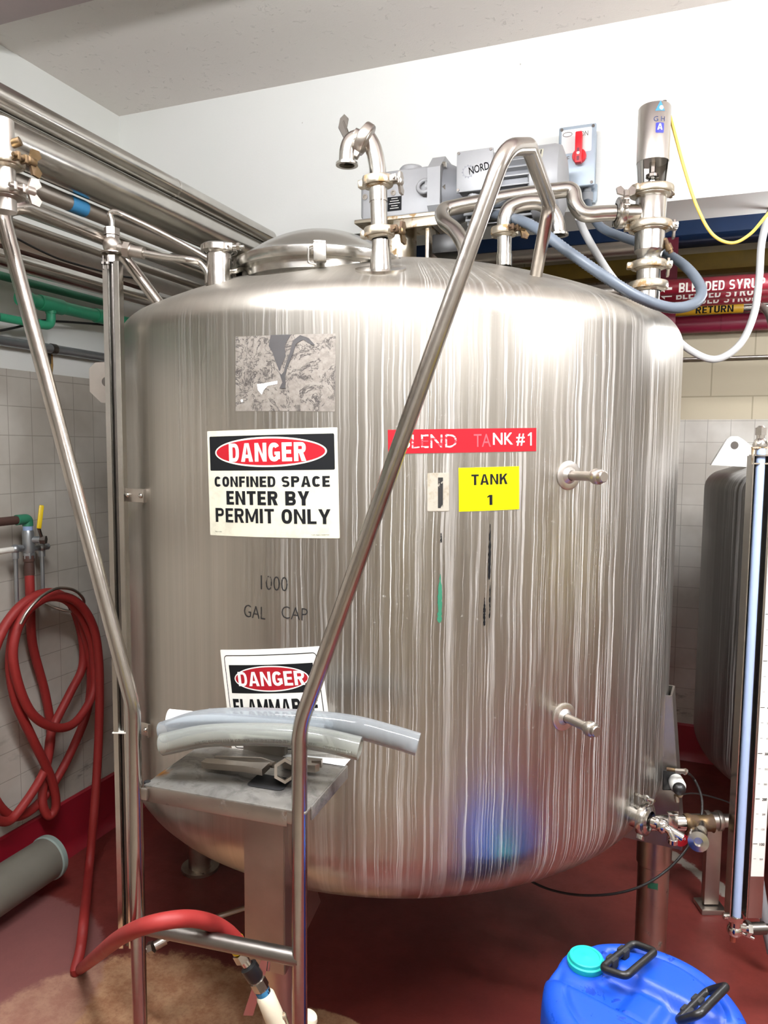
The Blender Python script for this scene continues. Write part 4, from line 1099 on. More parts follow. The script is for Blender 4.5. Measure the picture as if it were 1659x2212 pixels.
gear = ring_bm([((0.016 + (0.004 if k % 4 < 2 else 0)) * math.cos(2 * PI * k / 48), (0.016 + (0.004 if k % 4 < 2 else 0)) * math.sin(2 * PI * k / 48)) for k in range(48)], [(0.0145 * math.cos(2 * PI * k / 48), 0.0145 * math.sin(2 * PI * k / 48)) for k in range(48)])
shift(gear, -sz.x * 0.18, -sz.z * 0.02)
part('emblem', place_plane(merge(tx, gear), V((cen.x, yt - 0.0045, cen.z)), (1, 0, 0), (0, 0, 1)), 'grey_paint_dark', tb, 'raised lettering and gear emblem', flat=True)
part('gland', MB().cyl(V((cen.x - 0.01, yt + 0.03, tz0 - 0.03)), V((cen.x - 0.01, yt + 0.03, tz0 + 0.005)), 0.018, 20).hexnut(V((cen.x - 0.01, yt + 0.03, tz0 - 0.035)), V((cen.x - 0.01, yt + 0.03, tz0 - 0.018)), 0.022), 'grey_paint', tb)
# mounting bracket and shaft housing down to the tank
m = MB(); zb_ = zl - 0.006
m.box((gc.x, YM, zb_), (gs.x + 0.04, 0.20, 0.012), None, 0.002)
m.box((gc.x + 0.07, YM - 0.09, zb_ - 0.02), (0.16, 0.012, 0.03), None, 0.002)
zt_ = zdome(TC.x, TC.y)
m.cyl((TC.x, YM, zt_ - 0.02), (TC.x, YM, zb_), 0.06, 32)
m.box((gc.x + 0.10, YM, (zt_ + zb_) / 2), (0.012, 0.16, zb_ - zt_), None, 0.002)
part('mounting_bracket', m, 'steel_rust', mo)
part('seal_housing', MB().box((gc.x + 0.17, YM - 0.06, (zt_ + zb_) / 2 - 0.02), (0.09, 0.10, 0.06), None, 0.006), 'black', mo)

# disconnect switch on the upper wall
def bw(px, py, off=0.0): return ony(px, py, YB - off)
dp = 0.075
cz0, cz1 = bw(1250, 402, dp).z, bw(1250, 274, dp).z
cx0, cx1 = bw(1209, 340, dp).x, bw(1284, 340, dp).x
cw = V(((cx0 + cx1) / 2, YB - dp / 2, (cz0 + cz1) / 2)); W_, H_ = cx1 - cx0, cz1 - cz0
sw = thing('disconnect_switch', 'grey switch box with a red rotary handle on the upper wall behind the motor', 'switch', (cw.x, YB, cz0))
part('box', MB().box(cw, (W_, dp, H_), None, 0.008, 3), 'switch_grey', sw)
yl = YB - dp - 0.004
ldp = part('lid', MB().box((cw.x, YB - dp, cw.z), (W_ + 0.008, 0.012, H_ + 0.008), None, 0.005, 3), 'switch_grey', sw)
part('faceplate', place_plane(rect_bm(W_ * .86, H_ * .40, 0.0008, 0.004), V((cw.x - W_ * .02, YB - dp - 0.0068, cw.z + H_ * .26)), (1, 0, 0), UP), 'paper', ldp, 'pale printed plate')
lt = merge(shift(text_bm('ON', W_ * .22, H_ * .085, 0.0), W_ * .20, H_ * .36), shift(text_bm('OFF', W_ * .30, H_ * .085, 0.0), -W_ * .36, H_ * -.03), shift(ring_bm([(0.016 * math.cos(2 * PI * k / 32), 0.008 * math.sin(2 * PI * k / 32)) for k in range(32)], [(0.014 * math.cos(2 * PI * k / 32), 0.006 * math.sin(2 * PI * k / 32)) for k in range(32)]), -W_ * .28, H_ * .38))
part('lettering', place_plane(lt, V((cw.x, YB - dp - 0.0079, cw.z)), (1, 0, 0), UP), 'dark_steel', ldp, flat=True)
hc = V((cw.x + W_ * 0.08, YB - dp - 0.007, cw.z + H_ * -0.02))
m = MB(); m.lathe([(W_ * .20, 0), (W_ * .20, 0.012), (W_ * .185, 0.016), (0, 0.016)], hc, V((0, -1, 0)), 32)
m.box(hc + V((0, -0.026, H_ * 0.10)), (0.022, 0.026, H_ * 0.52), None, 0.004, 2)
hnd = part('handle', m, 'red_plastic', sw)
part('padlock_hole', MB().cyl(hc + V((0, -0.0385, 0.0)), hc + V((0, -0.0395, 0)), 0.005, 16), 'paper', hnd)
part('slot', MB().box(hc + V((0, -0.0392, -H_ * .09)), (0.009, 0.001, 0.014)).box(hc + V((0, -0.0392, H_ * .05)), (0.008, 0.001, 0.012)), 'maroon_paint', hnd)
for sx in (-1, 1):
    for sz_ in (-1, 1):
        part('screw', MB().cyl((cw.x + sx * (W_ / 2 - 0.006), YB - dp - 0.005, cw.z + sz_ * (H_ / 2 - 0.006)), (cw.x + sx * (W_ / 2 - 0.006), YB - dp - 0.009, cw.z + sz_ * (H_ / 2 - 0.006)), 0.005, 12), 'dark_steel', ldp)
gx = bw(1268, 420, .04)
part('gland', MB().lathe([(0.016, 0.0), (0.02, 0.004), (0.02, 0.03), (0.014, 0.034), (0.014, 0.055)], V((gx.x, YB - 0.04, cz0 - 0.045)), UP, 20), 'grey_pipe', sw)
part('mounting_ear', MB().prism([(-0.012, 0.03), (-0.012, -0.02), (-0.006, -0.03), (0.006, -0.03), (0.012, -0.02), (0.012, 0.03)], V((cx1 - 0.006, YB - 0.012, cz0 - 0.012)), (1, 0, 0), UP, 0.02), 'switch_grey', sw)

# air-operated valve stack at the right of the tank top
DV = 2.10
vb = fp(1399, 632, DV)
def vp(py): return vpt(vb, py)
av = thing('air_valve', 'tall stainless air valve stack standing at the right edge of the tank top', 'valve', vb - UP * 0.06)
AX = V((vb.x, vb.y, 0))
def vz(py): return vp(py).z
def stack(pr, **k): return MB().lathe([(r_, vz(y_)) for r_, y_ in pr], AX, UP, 40)
part('pipe', stack([(0.032, 655), (0.032, 560), (0.034, 548), (0.040, 542), (0.040, 498)]), 'steel', av)
clamp(av, vp(618), UP, 0.036, R0 * 0.3 - F0, 'steel_rust', nut=False)
clamp(av, vp(573), UP, 0.030, R0 - F0 * 0.2, 'steel_rust', wing='steel_rust')
part('valve_body', stack([(0.040, 502), (0.041, 480), (0.041, 420), (0.038, 414), (0, 414)]), 'steel', av)
clamp(av, vp(490), UP, 0.041, R0 - F0 * 0.2, 'steel_rust', wing='steel_dull')
clamp(av, vp(414), UP, 0.041, R0 + F0 * 0.6, 'steel_rust', wing='bronze')
part('stem', stack([(0.010, 412), (0.012, 392), (0.008, 388), (0.017, 384), (0.017, 378), (0.009, 374), (0.009, 345)]), 'chrome', av)
# open yoke: a cylinder wall left standing at the sides
t = bmesh.new(); z0, z1, zt1, zt0 = vz(412), vz(352), vz(232), vz(352)
rows = [(0.035, z0), (0.0415, z1)]
for seg in ((-0.6, 1.0), (2.6, 3.75)):
    t = bmesh.new(); n = 12; prev = None
    for k in range(n + 1):
        an = seg[0] + (seg[1] - seg[0]) * k / n
        d = R0 * math.cos(an) + F0 * math.sin(an)
        vs = [t.verts.new(AX + d * (rr - th) + UP * zz) for th in (0, 0.003) for rr, zz in rows]
        if prev:
            t.faces.new((prev[0], vs[0], vs[1], prev[1])); t.faces.new((prev[2], prev[3], vs[3], vs[2]))
            t.faces.new((prev[0], prev[2], vs[2], vs[0])); t.faces.new((prev[1], vs[1], vs[3], prev[3]))
        prev = vs
    part('yoke', t, 'steel', av)
ac = part('actuator', MB().lathe([(0, zt0), (0.0425, zt0), (0.0425, zt1 - 0.004), (0.040, zt1), (0, zt1 + 0.002)], AX, UP, 48), 'satin', av)
part('vent_screw', MB().cyl(AX + R0 * 0.022 - F0 * .01 + UP * zt1, AX + R0 * 0.022 - F0 * .01 + UP * (zt1 + 0.012), 0.003, 10).cyl(AX + R0 * 0.022 - F0 * .01 + UP * (zt1 + 0.009), AX + R0 * 0.022 - F0 * .01 + UP * (zt1 + 0.013), 0.006, 12), 'dark_steel', ac)
def on_act(b, px, py):
    zz = vz(py); k = ray(px, py); p = oncyl(px, py, AX, 0.0425); th = math.atan2(p.y - AX.y, p.x - AX.x)
    slice_u(b, 0.004)
    for v in b.verts:
        an = th + v.co.x / 0.0425; v.co = V((AX.x + 0.0429 * math.cos(an), AX.y + 0.0429 * math.sin(an), zz + v.co.y))
    return b
part('emblem', on_act(poly_bm([(-0.013, -0.012), (0.013, -0.012), (0.0, 0.014)]), 1426, 244), plain('light_blue_print', '#3d8fc0', 0.5), ac, 'blue triangle emblem', flat=True)
part('emblem_hole', on_act(shift(ell_bm(0.0055, 0.0055, 24), 0.003, -0.004, 0), 1426, 244), 'paper', ac, flat=True)
part('lettering', on_act(text_bm('G H', 0.030, 0.013, 0.01), 1424, 271), plain('navy_print', '#33406e', 0.5), ac, 'dark blue worn letters', flat=True)
part('badge', on_act(rect_bm(0.022, 0.026, 0, 0.003), 1425, 290), plain('deep_blue_print', '#2a2fa5', 0.45), ac, 'deep blue square badge', flat=True)
bd = on_act(text_bm('A', 0.014, 0.016, 0.03), 1425, 288)
for v in bd.verts: d = V((v.co.x - AX.x, v.co.y - AX.y, 0)).normalized(); v.co += d * 0.0004
part('badge_mark', bd, 'paper', ac, flat=True)
# drain cock on the side of the body
dp0 = fp(1432, 518, DV - 0.02)
part('drain_cock', MB().tube([dp0 - R0 * 0.02, dp0 + R0 * 0.006, dp0 + R0 * 0.024 - UP * 0.035], 0.007, 12).cyl(dp0 + R0 * 0.012 - UP * 0.012, dp0 + R0 * 0.020 - UP * 0.028, 0.010, 14), 'bronze', av)
# product pipe from the valve, S-bend and along behind the handrail
sp_ = thing('product_pipe', 'stainless S-bend pipe running behind the right handrail to the air valve', 'pipe', fp(1000, 560, 2.1))
def s2(px, py, d): return fp(px, py, d)
va = vp(462)
j0 = s2(1352, 462, 2.10); j0.z = va.z
part('valve_stub', MB().cyl(AX + UP * va.z + (j0 - va).normalized() * 0.03, j0, 0.0245, 28), 'steel', av)
clamp(av, s2(1341, 460, 2.10), (j0 - va), 0.0245, UP * 0.3 - F0, 'steel', wing='steel_dull')
spp = [s2(1335, 459.5, 2.10), s2(1300, 461, 2.10), s2(1262, 462, 2.10), s2(1243, 440, 2.11), s2(1235, 412, 2.12), s2(1200, 412, 2.13), s2(1130, 421, 2.15), s2(1060, 433, 2.17), s2(985, 447, 2.19), s2(957, 456, 2.18), s2(960, 478, 2.14), s2(985, 500, 2.10), s2(1003, 530, 2.07), s2(1008, 560, 2.06)]
part('pipe', MB().tube(spline(spp, 7), [0.0245] * 10 + [0.0215] * 83 if False else 0.0215, 22), 'steel', sp_)

# ------------------------------------------------------------------ cables and conduits
cnd = [ony(1050, 462, 2.28), s2(1090, 468, 2.12), s2(1150, 488, 1.98), s2(1230, 545, 1.90), s2(1310, 600, 1.87), s2(1380, 642, 1.88), s2(1450, 665, 1.92), s2(1502, 654, 1.98), s2(1514, 622, 2.05), s2(1480, 575, 2.16), s2(1420, 538, 2.26), s2(1350, 514, 2.38), s2(1300, 492, 2.46), s2(1275, 458, 2.52)]
cnd.append(V((gx.x, YB - 0.04, cz0 - 0.04)))
m = MB(); P_ = spline(cnd, 26)
m.tube(P_, [0.0126 + (0.0016 if i % 2 else 0.0) for i in range(len(P_))], 16)
solo('conduit', m, 'hose_grey', 'thick ribbed grey conduit looping from the motor round the air valve', 'conduit', angle=60)
cn2 = [s2(1250, 470, 2.45), s2(1262, 500, 2.48), s2(1290, 550, 2.52), s2(1325, 602, 2.56), s2(1380, 665, 2.62), s2(1440, 712, 2.66), s2(1490, 756, 2.68), s2(1545, 776, 2.66), s2(1597, 745, 2.64), s2(1628, 680, 2.62), s2(1640, 600, 2.62), s2(1646, 520, 2.62), s2(1668, 450, 2.6), s2(1700, 420, 2.6)]
solo('conduit', MB().tube(spline(cn2, 12), 0.0125, 14), 'hose_white', 'pale conduit hanging in a loop beside the syrup pipes', 'conduit')
ye = [AX + R0 * 0.042 + UP * vz(250), s2(1458, 290, 2.10), s2(1480, 370, 2.10), s2(1505, 445, 2.09), s2(1538, 505, 2.08), s2(1580, 525, 2.07), s2(1620, 506, 2.05), s2(1659, 462, 2.02), s2(1720, 400, 2.0)]
solo('air_line', MB().tube(spline(ye, 12), 0.0044, 10), 'cable_yellow', 'thin yellow air line drooping from the top of the air valve', 'cable')

# ------------------------------------------------------------------ left sight gauge on the tank
DG = 2.00
gb_ = fp(243, 560, DG)
GB = V((gb_.x, gb_.y, 0))
sg = thing('sight_gauge', 'tall stainless sight gauge channel fixed to the left side of the big tank', 'gauge', GB + UP * 0.55)
def gz(py): return vpt(gb_, py).z
zt2, zb2 = gz(567), 0.28
m = MB(); W2, T2, D2 = 0.040, 0.003, 0.032
for sgn in (-1, 1):
    m.box(GB + R0 * sgn * W2 / 2 + UP * (zt2 + zb2) / 2, (T2, D2, zt2 - zb2), Matrix((R0, F0, UP)).transposed())
m.box(GB + F0 * D2 / 2 + UP * (zt2 + zb2) / 2, (W2, T2, zt2 - zb2), Matrix((R0, F0, UP)).transposed())
for sgn in (-1, 1): m.box(GB + R0 * sgn * (W2 / 2 - 0.006) - F0 * D2 / 2 + UP * (zt2 + zb2) / 2, (0.012, T2, zt2 - zb2), Matrix((R0, F0, UP)).transposed())
part('channel', m, 'steel', sg)
part('sight_tube', MB().cyl(GB + UP * zb2, GB + UP * (zt2 + 0.01), 0.008, 16), 'dark_steel', sg)
zf = gz(530)
m = MB(); m.sphere(GB + UP * zf, 0.024, (1, 1, 1.1), 24, 14)
m.hexnut(GB + UP * gz(568), GB + UP * gz(552), 0.017); m.lathe([(0.027, gz(549)), (0.030, gz(548)), (0.030, gz(546)), (0.012, gz(544))], GB, UP, 24)
m.cyl(GB + UP * gz(522), GB + UP * gz(505), 0.014, 18); m.hexnut(GB + UP * gz(508), GB + UP * gz(493), 0.020); m.hexnut(GB + UP * gz(516), GB + UP * gz(510), 0.019)
part('top_fitting', m, 'steel_dull', sg)
m = MB()
for (px, py) in ((222, 0), (232, 0)):
    a_ = fp(px, 552, DG - 0.02); b_ = V((a_.x, a_.y, gz(585))); m.cyl(a_, b_, 0.0022, 8)
    m.hexnut(b_ + UP * 0.012, b_ + UP * 0.018, 0.006)
part('clamp_bolts', m, 'dark_steel', sg)
a_, b_ = fp(248, 535, DG), fp(270, 540, DG - 0.005)
m = MB(); m.cyl(GB + UP * zf, b_, 0.013, 18); m.hexnut(fp(268, 540, DG - .005), fp(281, 542, DG - .005), 0.022); m.cyl(fp(281, 541, DG - .005), fp(311, 547, DG - .01), 0.0155, 20); m.cyl(fp(281, 541, DG - .005), fp(284, 542, DG - .005), 0.017, 20)
part('union_nut', m, 'steel_dull', sg)
arm = [fp(305, 546, DG - .01), fp(360, 556, DG - .02), fp(405, 561, DG - .04), fp(432, 568, DG - .03), fp(448, 588, DG - .03), fp(450, 612, DG - .03)]
part('equaliser_tube', MB().tube(spline(arm, 8), 0.0095, 16), 'steel', sg)
up_ = [GB + UP * gz(495), GB + UP * gz(476), fp(238, 462, DG), fp(250, 458, DG), fp(275, 468, DG), fp(350, 504, DG + .02), fp(440, 553, DG + .04), fp(476, 580, DG + .04), fp(505, 586, DG - .02), fp(527, 573, DG + .01), fp(553, 540, DG + .04)]
part('vent_tube', MB().tube(spline(up_, 8), 0.0075, 14), 'steel', sg)
for (pxa, pya, pxb) in ((266, 1071, 316), (300, 1578, 326)):
    tgt = oncyl(pxb, pya); zz = tgt.z
    a_ = V((GB.x, GB.y, zz)) + R0 * 0.02
    d_ = (tgt - a_); d_.z = 0; L_ = d_.length; d_.normalize(); n_ = V((-d_.y, d_.x, 0))
    m = MB(); Rm = Matrix((d_, n_, UP)).transposed()
    m.box(a_ + d_ * L_ / 2, (L_, 0.003, 0.036), Rm, 0.001); m.box(a_ + d_ * (L_ - 0.002), (0.003, 0.02, 0.036), Rm, 0.001); m.box(a_ + n_ * -0.008, (0.003, 0.02, 0.036), Rm, 0.001)
    br = part('bracket', m, 'steel_dull', sg)
    part('bolt', MB().sphere(a_ + d_ * 0.012 - n_ * 0.003, 0.007, (1, 1, 1), 14, 8).sphere(a_ + d_ * (L_ - 0.016) - n_ * 0.003, 0.007, (1, 1, 1), 14, 8), 'steel', br)
zz = gz(1578)
part('cable_tie', MB().box(GB - F0 * 0.0 + UP * zz, (W2 + 0.008, D2 + 0.008, 0.004), Matrix((R0, F0, UP)).transposed(), 0.001), 'white_plastic', sg)
# drain tube at the foot of the gauge
m = MB(); e0 = fp(318, 2052, 1.95)
gt0 = V((GB.x, GB.y, e0.z)) 
m.tube([gt0, e0, fp(350, 2035, 1.98), fp(415, 1998, 2.02), fp(540, 1958, 2.08)], 0.0075, 14)
m.hexnut(fp(322, 2049, 1.95), fp(332, 2045, 1.95), 0.017); m.cyl(fp(334, 2044, 1.955), fp(358, 2030, 1.97), 0.0125, 16)
part('drain_tube', m, 'steel_dull', sg)

# ================================================================== pipes along the left wall
def run_pipe(name, label, cat, mat, x, px, py, dia, y0=-2.2, y1=2.62, group='pipes along the left wall', taper=None):
    k = ray(px, py); t = x / k.x; z = EYE.z + k.z * t
    m = MB().cyl((x, y0, z), (x, y1, z), dia / 2, 24)
    return solo(name, m, mat, label, cat, group, origin=(x, (y0 + y1) / 2, z)), z
# (label, x, row at column 200, diameter)
o1, z1_ = run_pipe('steel_pipe', 'topmost stainless pipe of the bank along the left wall', 'pipe', 'steel', -1.50, 200, 314, 0.058)
part('weld_band', MB().lathe([(0.0285, -0.006), (0.0297, -0.003), (0.0297, 0.003), (0.0285, 0.006)], (-1.50, onx(375, 410, -1.5).y, z1_), V((0, 1, 0)), 24), 'steel_bright', o1)
run_pipe('steel_pipe', 'thickest stainless pipe of the bank along the left wall', 'pipe', 'steel', -1.52, 200, 389, 0.108)
o3, z3_ = run_pipe('steel_pipe', 'stainless pipe with a scrap of blue tape below the thickest wall pipe', 'pipe', 'steel_dull', -1.56, 200, 459, 0.044)
q = onx(176, 428, -1.56 + 0.02)
part('blue_tape', MB().lathe([(0.0224, -0.03), (0.0227, -0.028), (0.0227, 0.022), (0.0224, 0.03)], (-1.56, q.y, z3_), V((0, 1, 0)), 24), 'tape_blue', o3, 'scrap of blue tape')
run_pipe('steel_pipe', 'stainless pipe directly below the one with blue tape', 'pipe', 'steel', -1.63, 200, 502, 0.050)
run_pipe('steel_pipe', 'thin stainless pipe above the white pipe on the left wall', 'pipe', 'steel_dull', -1.75, 200, 541, 0.027)
run_pipe('white_pipe', 'white painted pipe among the stainless pipes along the left wall', 'pipe', 'white_pipe', -1.86, 200, 566, 0.062)
run_pipe('brown_pipe', 'dark brown pipe running under the white pipe', 'pipe', 'brown_pipe', -2.06, 200, 589, 0.062)  # dark pipe fills the dark gap between the white and polished pipes
run_pipe('steel_pipe', 'lowest polished stainless pipe on the left wall above the green pipe', 'pipe', 'steel', -1.97, 200, 614, 0.058, y1=2.9)
wr_ = [onx(x_, y_, -1.82) for x_, y_ in ((-10, 493), (30, 512), (80, 538), (130, 560), (190, 578), (260, 596), (320, 604))]
solo('black_wire', MB().tube(spline(wr_, 8), 0.0035, 8), 'cable_black', 'thin black wire sagging along the white pipe', 'cable')
# old valve at the top left corner of the view
vl = onx(8, 400, -1.22)
ov = thing('pipe_valve', 'rusty clamped valve joint hanging at the far left among the pipes', 'valve', vl - UP * 0.08)
part('body', MB().cyl(vl - UP * 0.05, vl + UP * 0.12, 0.022, 24), 'steel_dull', ov)
clamp(ov, vl + UP * 0.045, UP, 0.022, R0 * 1.0 - F0 * 0.4, 'steel_rust', wing='bronze')
clamp(ov, vl - UP * 0.012, UP, 0.022, R0 * 1.0 - F0 * 0.6, 'steel_dull', wing='steel_dull')
part('spigot', MB().cyl(vl + R0 * 0.0 + UP * 0.07, vl + R0 * 0.035 + UP * 0.082, 0.0085, 14), 'bronze', ov)
# green pipe with capped end, tee and elbow
def gpx(px, py, x=-2.17): return onx(px, py, x)
gpipe = thing('green_pipe', 'green plastic pipe with a capped end and a tee on the left wall', 'pipe', gpx(110, 680))
ga = gpx(42, 646); zg = onx(150, 668, -2.17).z
ga = V((-2.17, ga.y, zg))
part('pipe', MB().cyl(ga + V((0, 0.03, 0)), (-2.17, 2.66, zg), 0.0235, 24), 'green_pipe', gpipe)
for py_, L_ in ((0.0, 0.05), (onx(108, 655, -2.17).y - ga.y - 0.05, 0.11), (onx(214, 680, -2.17).y - ga.y - 0.02, 0.06)):
    m = MB().lathe([(0 if py_ == 0 else 0.0235, 0), (0.0275, 0.0), (0.0285, 0.004), (0.0285, L_ - 0.004), (0.0275, L_), (0.0235, L_)], ga + V((0, py_, 0)), V((0, 1, 0)), 28)
    part('socket', m, 'green_pipe', gpipe)
ty = onx(110, 680, -2.17).y
t0 = V((-2.17, ty, zg))
ze = onx(100, 702, -2.17).z
part('elbow', MB().tube(fillet([t0, V((-2.17, ty, ze)), V((-2.17, ty - 0.09, ze - 0.004))], 0.03), 0.0165, 18).cyl(V((-2.17, ty, ze + 0.045)), V((-2.17, ty, ze + 0.085)), 0.0195, 20).cyl((-2.17, ty - 0.10, ze - 0.004), (-2.17, ty - 0.06, ze - 0.003), 0.0195, 20), 'green_pipe', gpipe)
part('branch', MB().cyl((-2.17, ty - 0.08, ze - 0.004), (-2.17, -2.0, ze - 0.012), 0.0145, 16), 'green_pipe', gpipe)
part('coupling', MB().cyl((-2.17, ty - 0.34, ze - 0.006), (-2.17, ty - 0.24, ze - 0.006), 0.020, 18).cyl((-2.17, ty - 0.30, ze - 0.006), (-2.17, ty - 0.30, ze - 0.03), 0.010, 12), 'green_paint', gpipe)
a_, b_ = onx(30, 607, -2.24), onx(270, 675, -2.24)
run_pipe('green_pipe', 'thin dark green pipe on the wall behind the capped green one', 'pipe', 'green_paint', -2.255, 150, 634, 0.03)
cbl = [onx(x_, y_, -2.20) for x_, y_ in ((-10, 716), (40, 706), (83, 693), (120, 694), (170, 697), (250, 704), (330, 712))]
solo('black_cable', MB().tube(spline(cbl, 8), 0.0045, 10), 'cable_black', 'black cable sagging below the green pipe on the left wall', 'cable')
co, zc_ = run_pipe('wall_conduit', 'grey conduit on the left wall above the tiles', 'conduit', 'galv', -2.255, 200, 768, 0.036)
q = onx(112, 755, -2.26)
part('clip', MB().lathe([(0.018, -0.012), (0.0205, -0.012), (0.0205, 0.012), (0.018, 0.012)], (-2.255, q.y, zc_), V((0, 1, 0)), 24).box((-2.279, q.y, zc_ - 0.02), (0.006, 0.024, 0.07)), 'dark_steel', co)
st_ = NT('rust_stain'); ra = st_.noise(st_.mapv(st_.tc.outputs['Object'], (1, 1, 0.3)), 60, 5)
rusty = st_.done(st_.pbsdf(st_.mix(st_.ramp(ra, 0.4, 0.6), hx('#c9a45c'), hx('#8f6a3a')), 0.6))
q2 = onx(107, 788, XL)
m = MB(); m.join(place_plane(poly_bm([(-0.014, 0.05), (0.016, 0.05), (0.018, 0.0), (0.012, -0.04), (0.004, -0.048), (-0.004, -0.03), (-0.012, -0.036)]), V((XL + 0.0012, q2.y, q2.z)), (0, 1, 0), UP))
part('rust_stain', m, rusty, WALL_L, 'yellow brown rust streak', flat=True)

# ================================================================== wash-down station on the left wall
def wl(px, py, off): return onx(px, py, XL + off)
M['label_red'] = plain('pipe_label_red', '#851729', 0.4)
ws = thing('washdown_valve', 'wash-down valve with a yellow lever on the tiled left wall', 'valve', wl(62, 1200, 0.06))
OF = 0.085
c0_ = wl(60, 1132, OF)
VX, VY = c0_.x, c0_.y
def wz(py):
    return vpt(c0_, py).z
part('supply_pipe', MB().cyl((VX, VY - 0.02, wz(1121)), (VX, -2.2, wz(1121)), 0.0155, 18), 'brown_pipe', ws)
part('elbow', MB().tube(fillet([V((VX, VY - 0.05, wz(1121))), V((VX, VY, wz(1121))), V((VX, VY, wz(1136)))], 0.03), 0.019, 18), 'green_paint', ws)
part('union', MB().cyl((VX, VY, wz(1148)), (VX, VY, wz(1133)), 0.0172, 18), plain('pale_blue_tape', '#8fa6cc', 0.5), ws)
part('valve_body', MB().lathe([(0.016, wz(1200)), (0.018, wz(1196)), (0.021, wz(1188)), (0.021, wz(1150)), (0.018, wz(1145))], (VX, VY, 0), UP, 24).hexnut((VX, VY, wz(1206)), (VX, VY, wz(1194)), 0.021).cyl((VX - 0.0, VY, wz(1166)), (VX + 0.04, VY + 0.02, wz(1166)), 0.013, 16), 'galv', ws)
la, lb_ = V((VX + 0.045, VY + 0.022, wz(1166))), wl(84, 1142, OF + 0.05)
lc = wl(90, 1091, OF + 0.05)
m = MB(); m.tube([la, la + (lb_ - la) * 0.6, lb_], 0.006, 10).hexnut(la - V((0.006, 0.003, 0)), la + V((0.012, 0.006, 0)), 0.016)
lev = part('lever', m, 'dark_steel', ws)
dv = (lc - lb_); Lv = dv.length; dv.normalize(); sv = V((0.45, 0.89, 0)); sv = (sv - dv * sv.dot(dv)).normalized(); nv = sv.cross(dv)
gr = part('grip', MB().box(lb_ + dv * Lv / 2, (0.017, 0.009, Lv), Matrix((sv, nv, dv)).transposed(), 0.004, 2), 'valve_yellow', lev, 'yellow vinyl grip')
def wtee(px, py, stem_to, armx, mat):
    o = wl(px, py, OF)
    m = MB(); m.sphere(o, 0.017, (1, 1, 1), 16, 10).cyl(o, o - UP * 0.035, 0.012, 14).cyl(o, o + V((0.0, 0.022, 0.002)), 0.012, 14).hexnut(o + V((0, 0.018, 0)), o + V((0, 0.03, 0)), 0.013)
    part('tee', m, 'galv', ws)
    part('stem', MB().cyl(o - UP * 0.03, V((o.x, o.y, vpt(o, stem_to).z)), 0.0075, 12), 'galv', ws)
    m = MB().cyl(o, V((o.x, o.y + armx, o.z)), 0.0105, 14)
    part('arm', m, mat, ws)
wtee(33, 1186, 1300, -0.5, 'white_pipe'); wtee(90, 1182, 1290, -0.06, 'galv')
part('hose_tail', MB().lathe([(0.0165, wz(1246)), (0.0185, wz(1240)), (0.018, wz(1222)), (0.0165, wz(1214)), (0.0195, wz(1212)), (0.0195, wz(1200)), (0.012, wz(1197))], (VX, VY, 0), UP, 24), 'brown_pipe', ws)
# wire hook for the hose
hk = [wl(x_, y_, o_) for x_, y_, o_ in ((44, 1348, .215), (60, 1320, .222), (90, 1288, .226), (125, 1271, .222), (160, 1275, .215), (181, 1296, .20), (174, 1317, .14), (148, 1320, .08), (118, 1312, .04), (98, 1303, .01))]
solo('hose_hook', MB().tube(spline(hk, 8), 0.0055, 10), 'steel_dull', 'bent wire hook holding the coiled red hose on the left wall', 'hook')
HR = 0.0168
hs = [V((VX, VY, wz(1225))), V((VX, VY, wz(1290)))]
hs += [wl(x_, y_, o_) for x_, y_, o_ in (
    (70, 1390, .05), (98, 1500, .04), (110, 1590, .04), (96, 1680, .05), (92, 1735, .06), (106, 1763, .07), (121, 1738, .08), (110, 1680, .09), (70, 1595, .11), (33, 1510, .12), (22, 1420, .13), (42, 1335, .13), (95, 1292, .13),
    (152, 1302, .12), (183, 1370, .10), (196, 1450, .085), (190, 1530, .07), (160, 1610, .06), (118, 1690, .05), (70, 1748, .04), (22, 1762, .05), (-22, 1700, .07), (-42, 1560, .09), (-22, 1420, .10), (35, 1318, .11), (100, 1280, .10),
    (150, 1300, .09), (176, 1370, .075), (178, 1440, .07), (150, 1500, .075), (112, 1580, .08), (98, 1660, .085), (50, 1740, .08), (12, 1775, .08), (-30, 1740, .1), (-50, 1600, .12), (-10, 1400, .14), (45, 1310, .15), (105, 1283, .155),
    (160, 1310, .15), (195, 1375, .14), (203, 1440, .13), (200, 1500, .13), (165, 1558, .14), (122, 1572, .15), (72, 1545, .155), (40, 1480, .16), (28, 1400, .165), (55, 1325, .17), (110, 1288, .185),
    (165, 1300, .185), (200, 1350, .18), (213, 1420, .175), (215, 1520, .175), (211, 1640, .18), (203, 1760, .20), (192, 1880, .23))]
hs += [fp(x_, y_, d_) for x_, y_, d_ in ((182, 1980, 2.38), (174, 2050, 2.30))]
hs += [onz(163, 2096, HR), onz(175, 2092, HR + 0.01)]
hs += [fp(x_, y_, d_) for x_, y_, d_ in ((215, 2060, 1.72), (258, 2026, 1.50), (310, 2001, 1.42), (370, 1987, 1.42), (420, 1985, 1.46), (462, 1996, 1.50), (492, 2014, 1.53), (512, 2034, 1.55))]
solo('red_hose', MB().tube(spline(hs, 7), HR, 16), 'red_hose', 'long red rubber hose coiled on the left wall and looped over the ladder rung', 'hose')
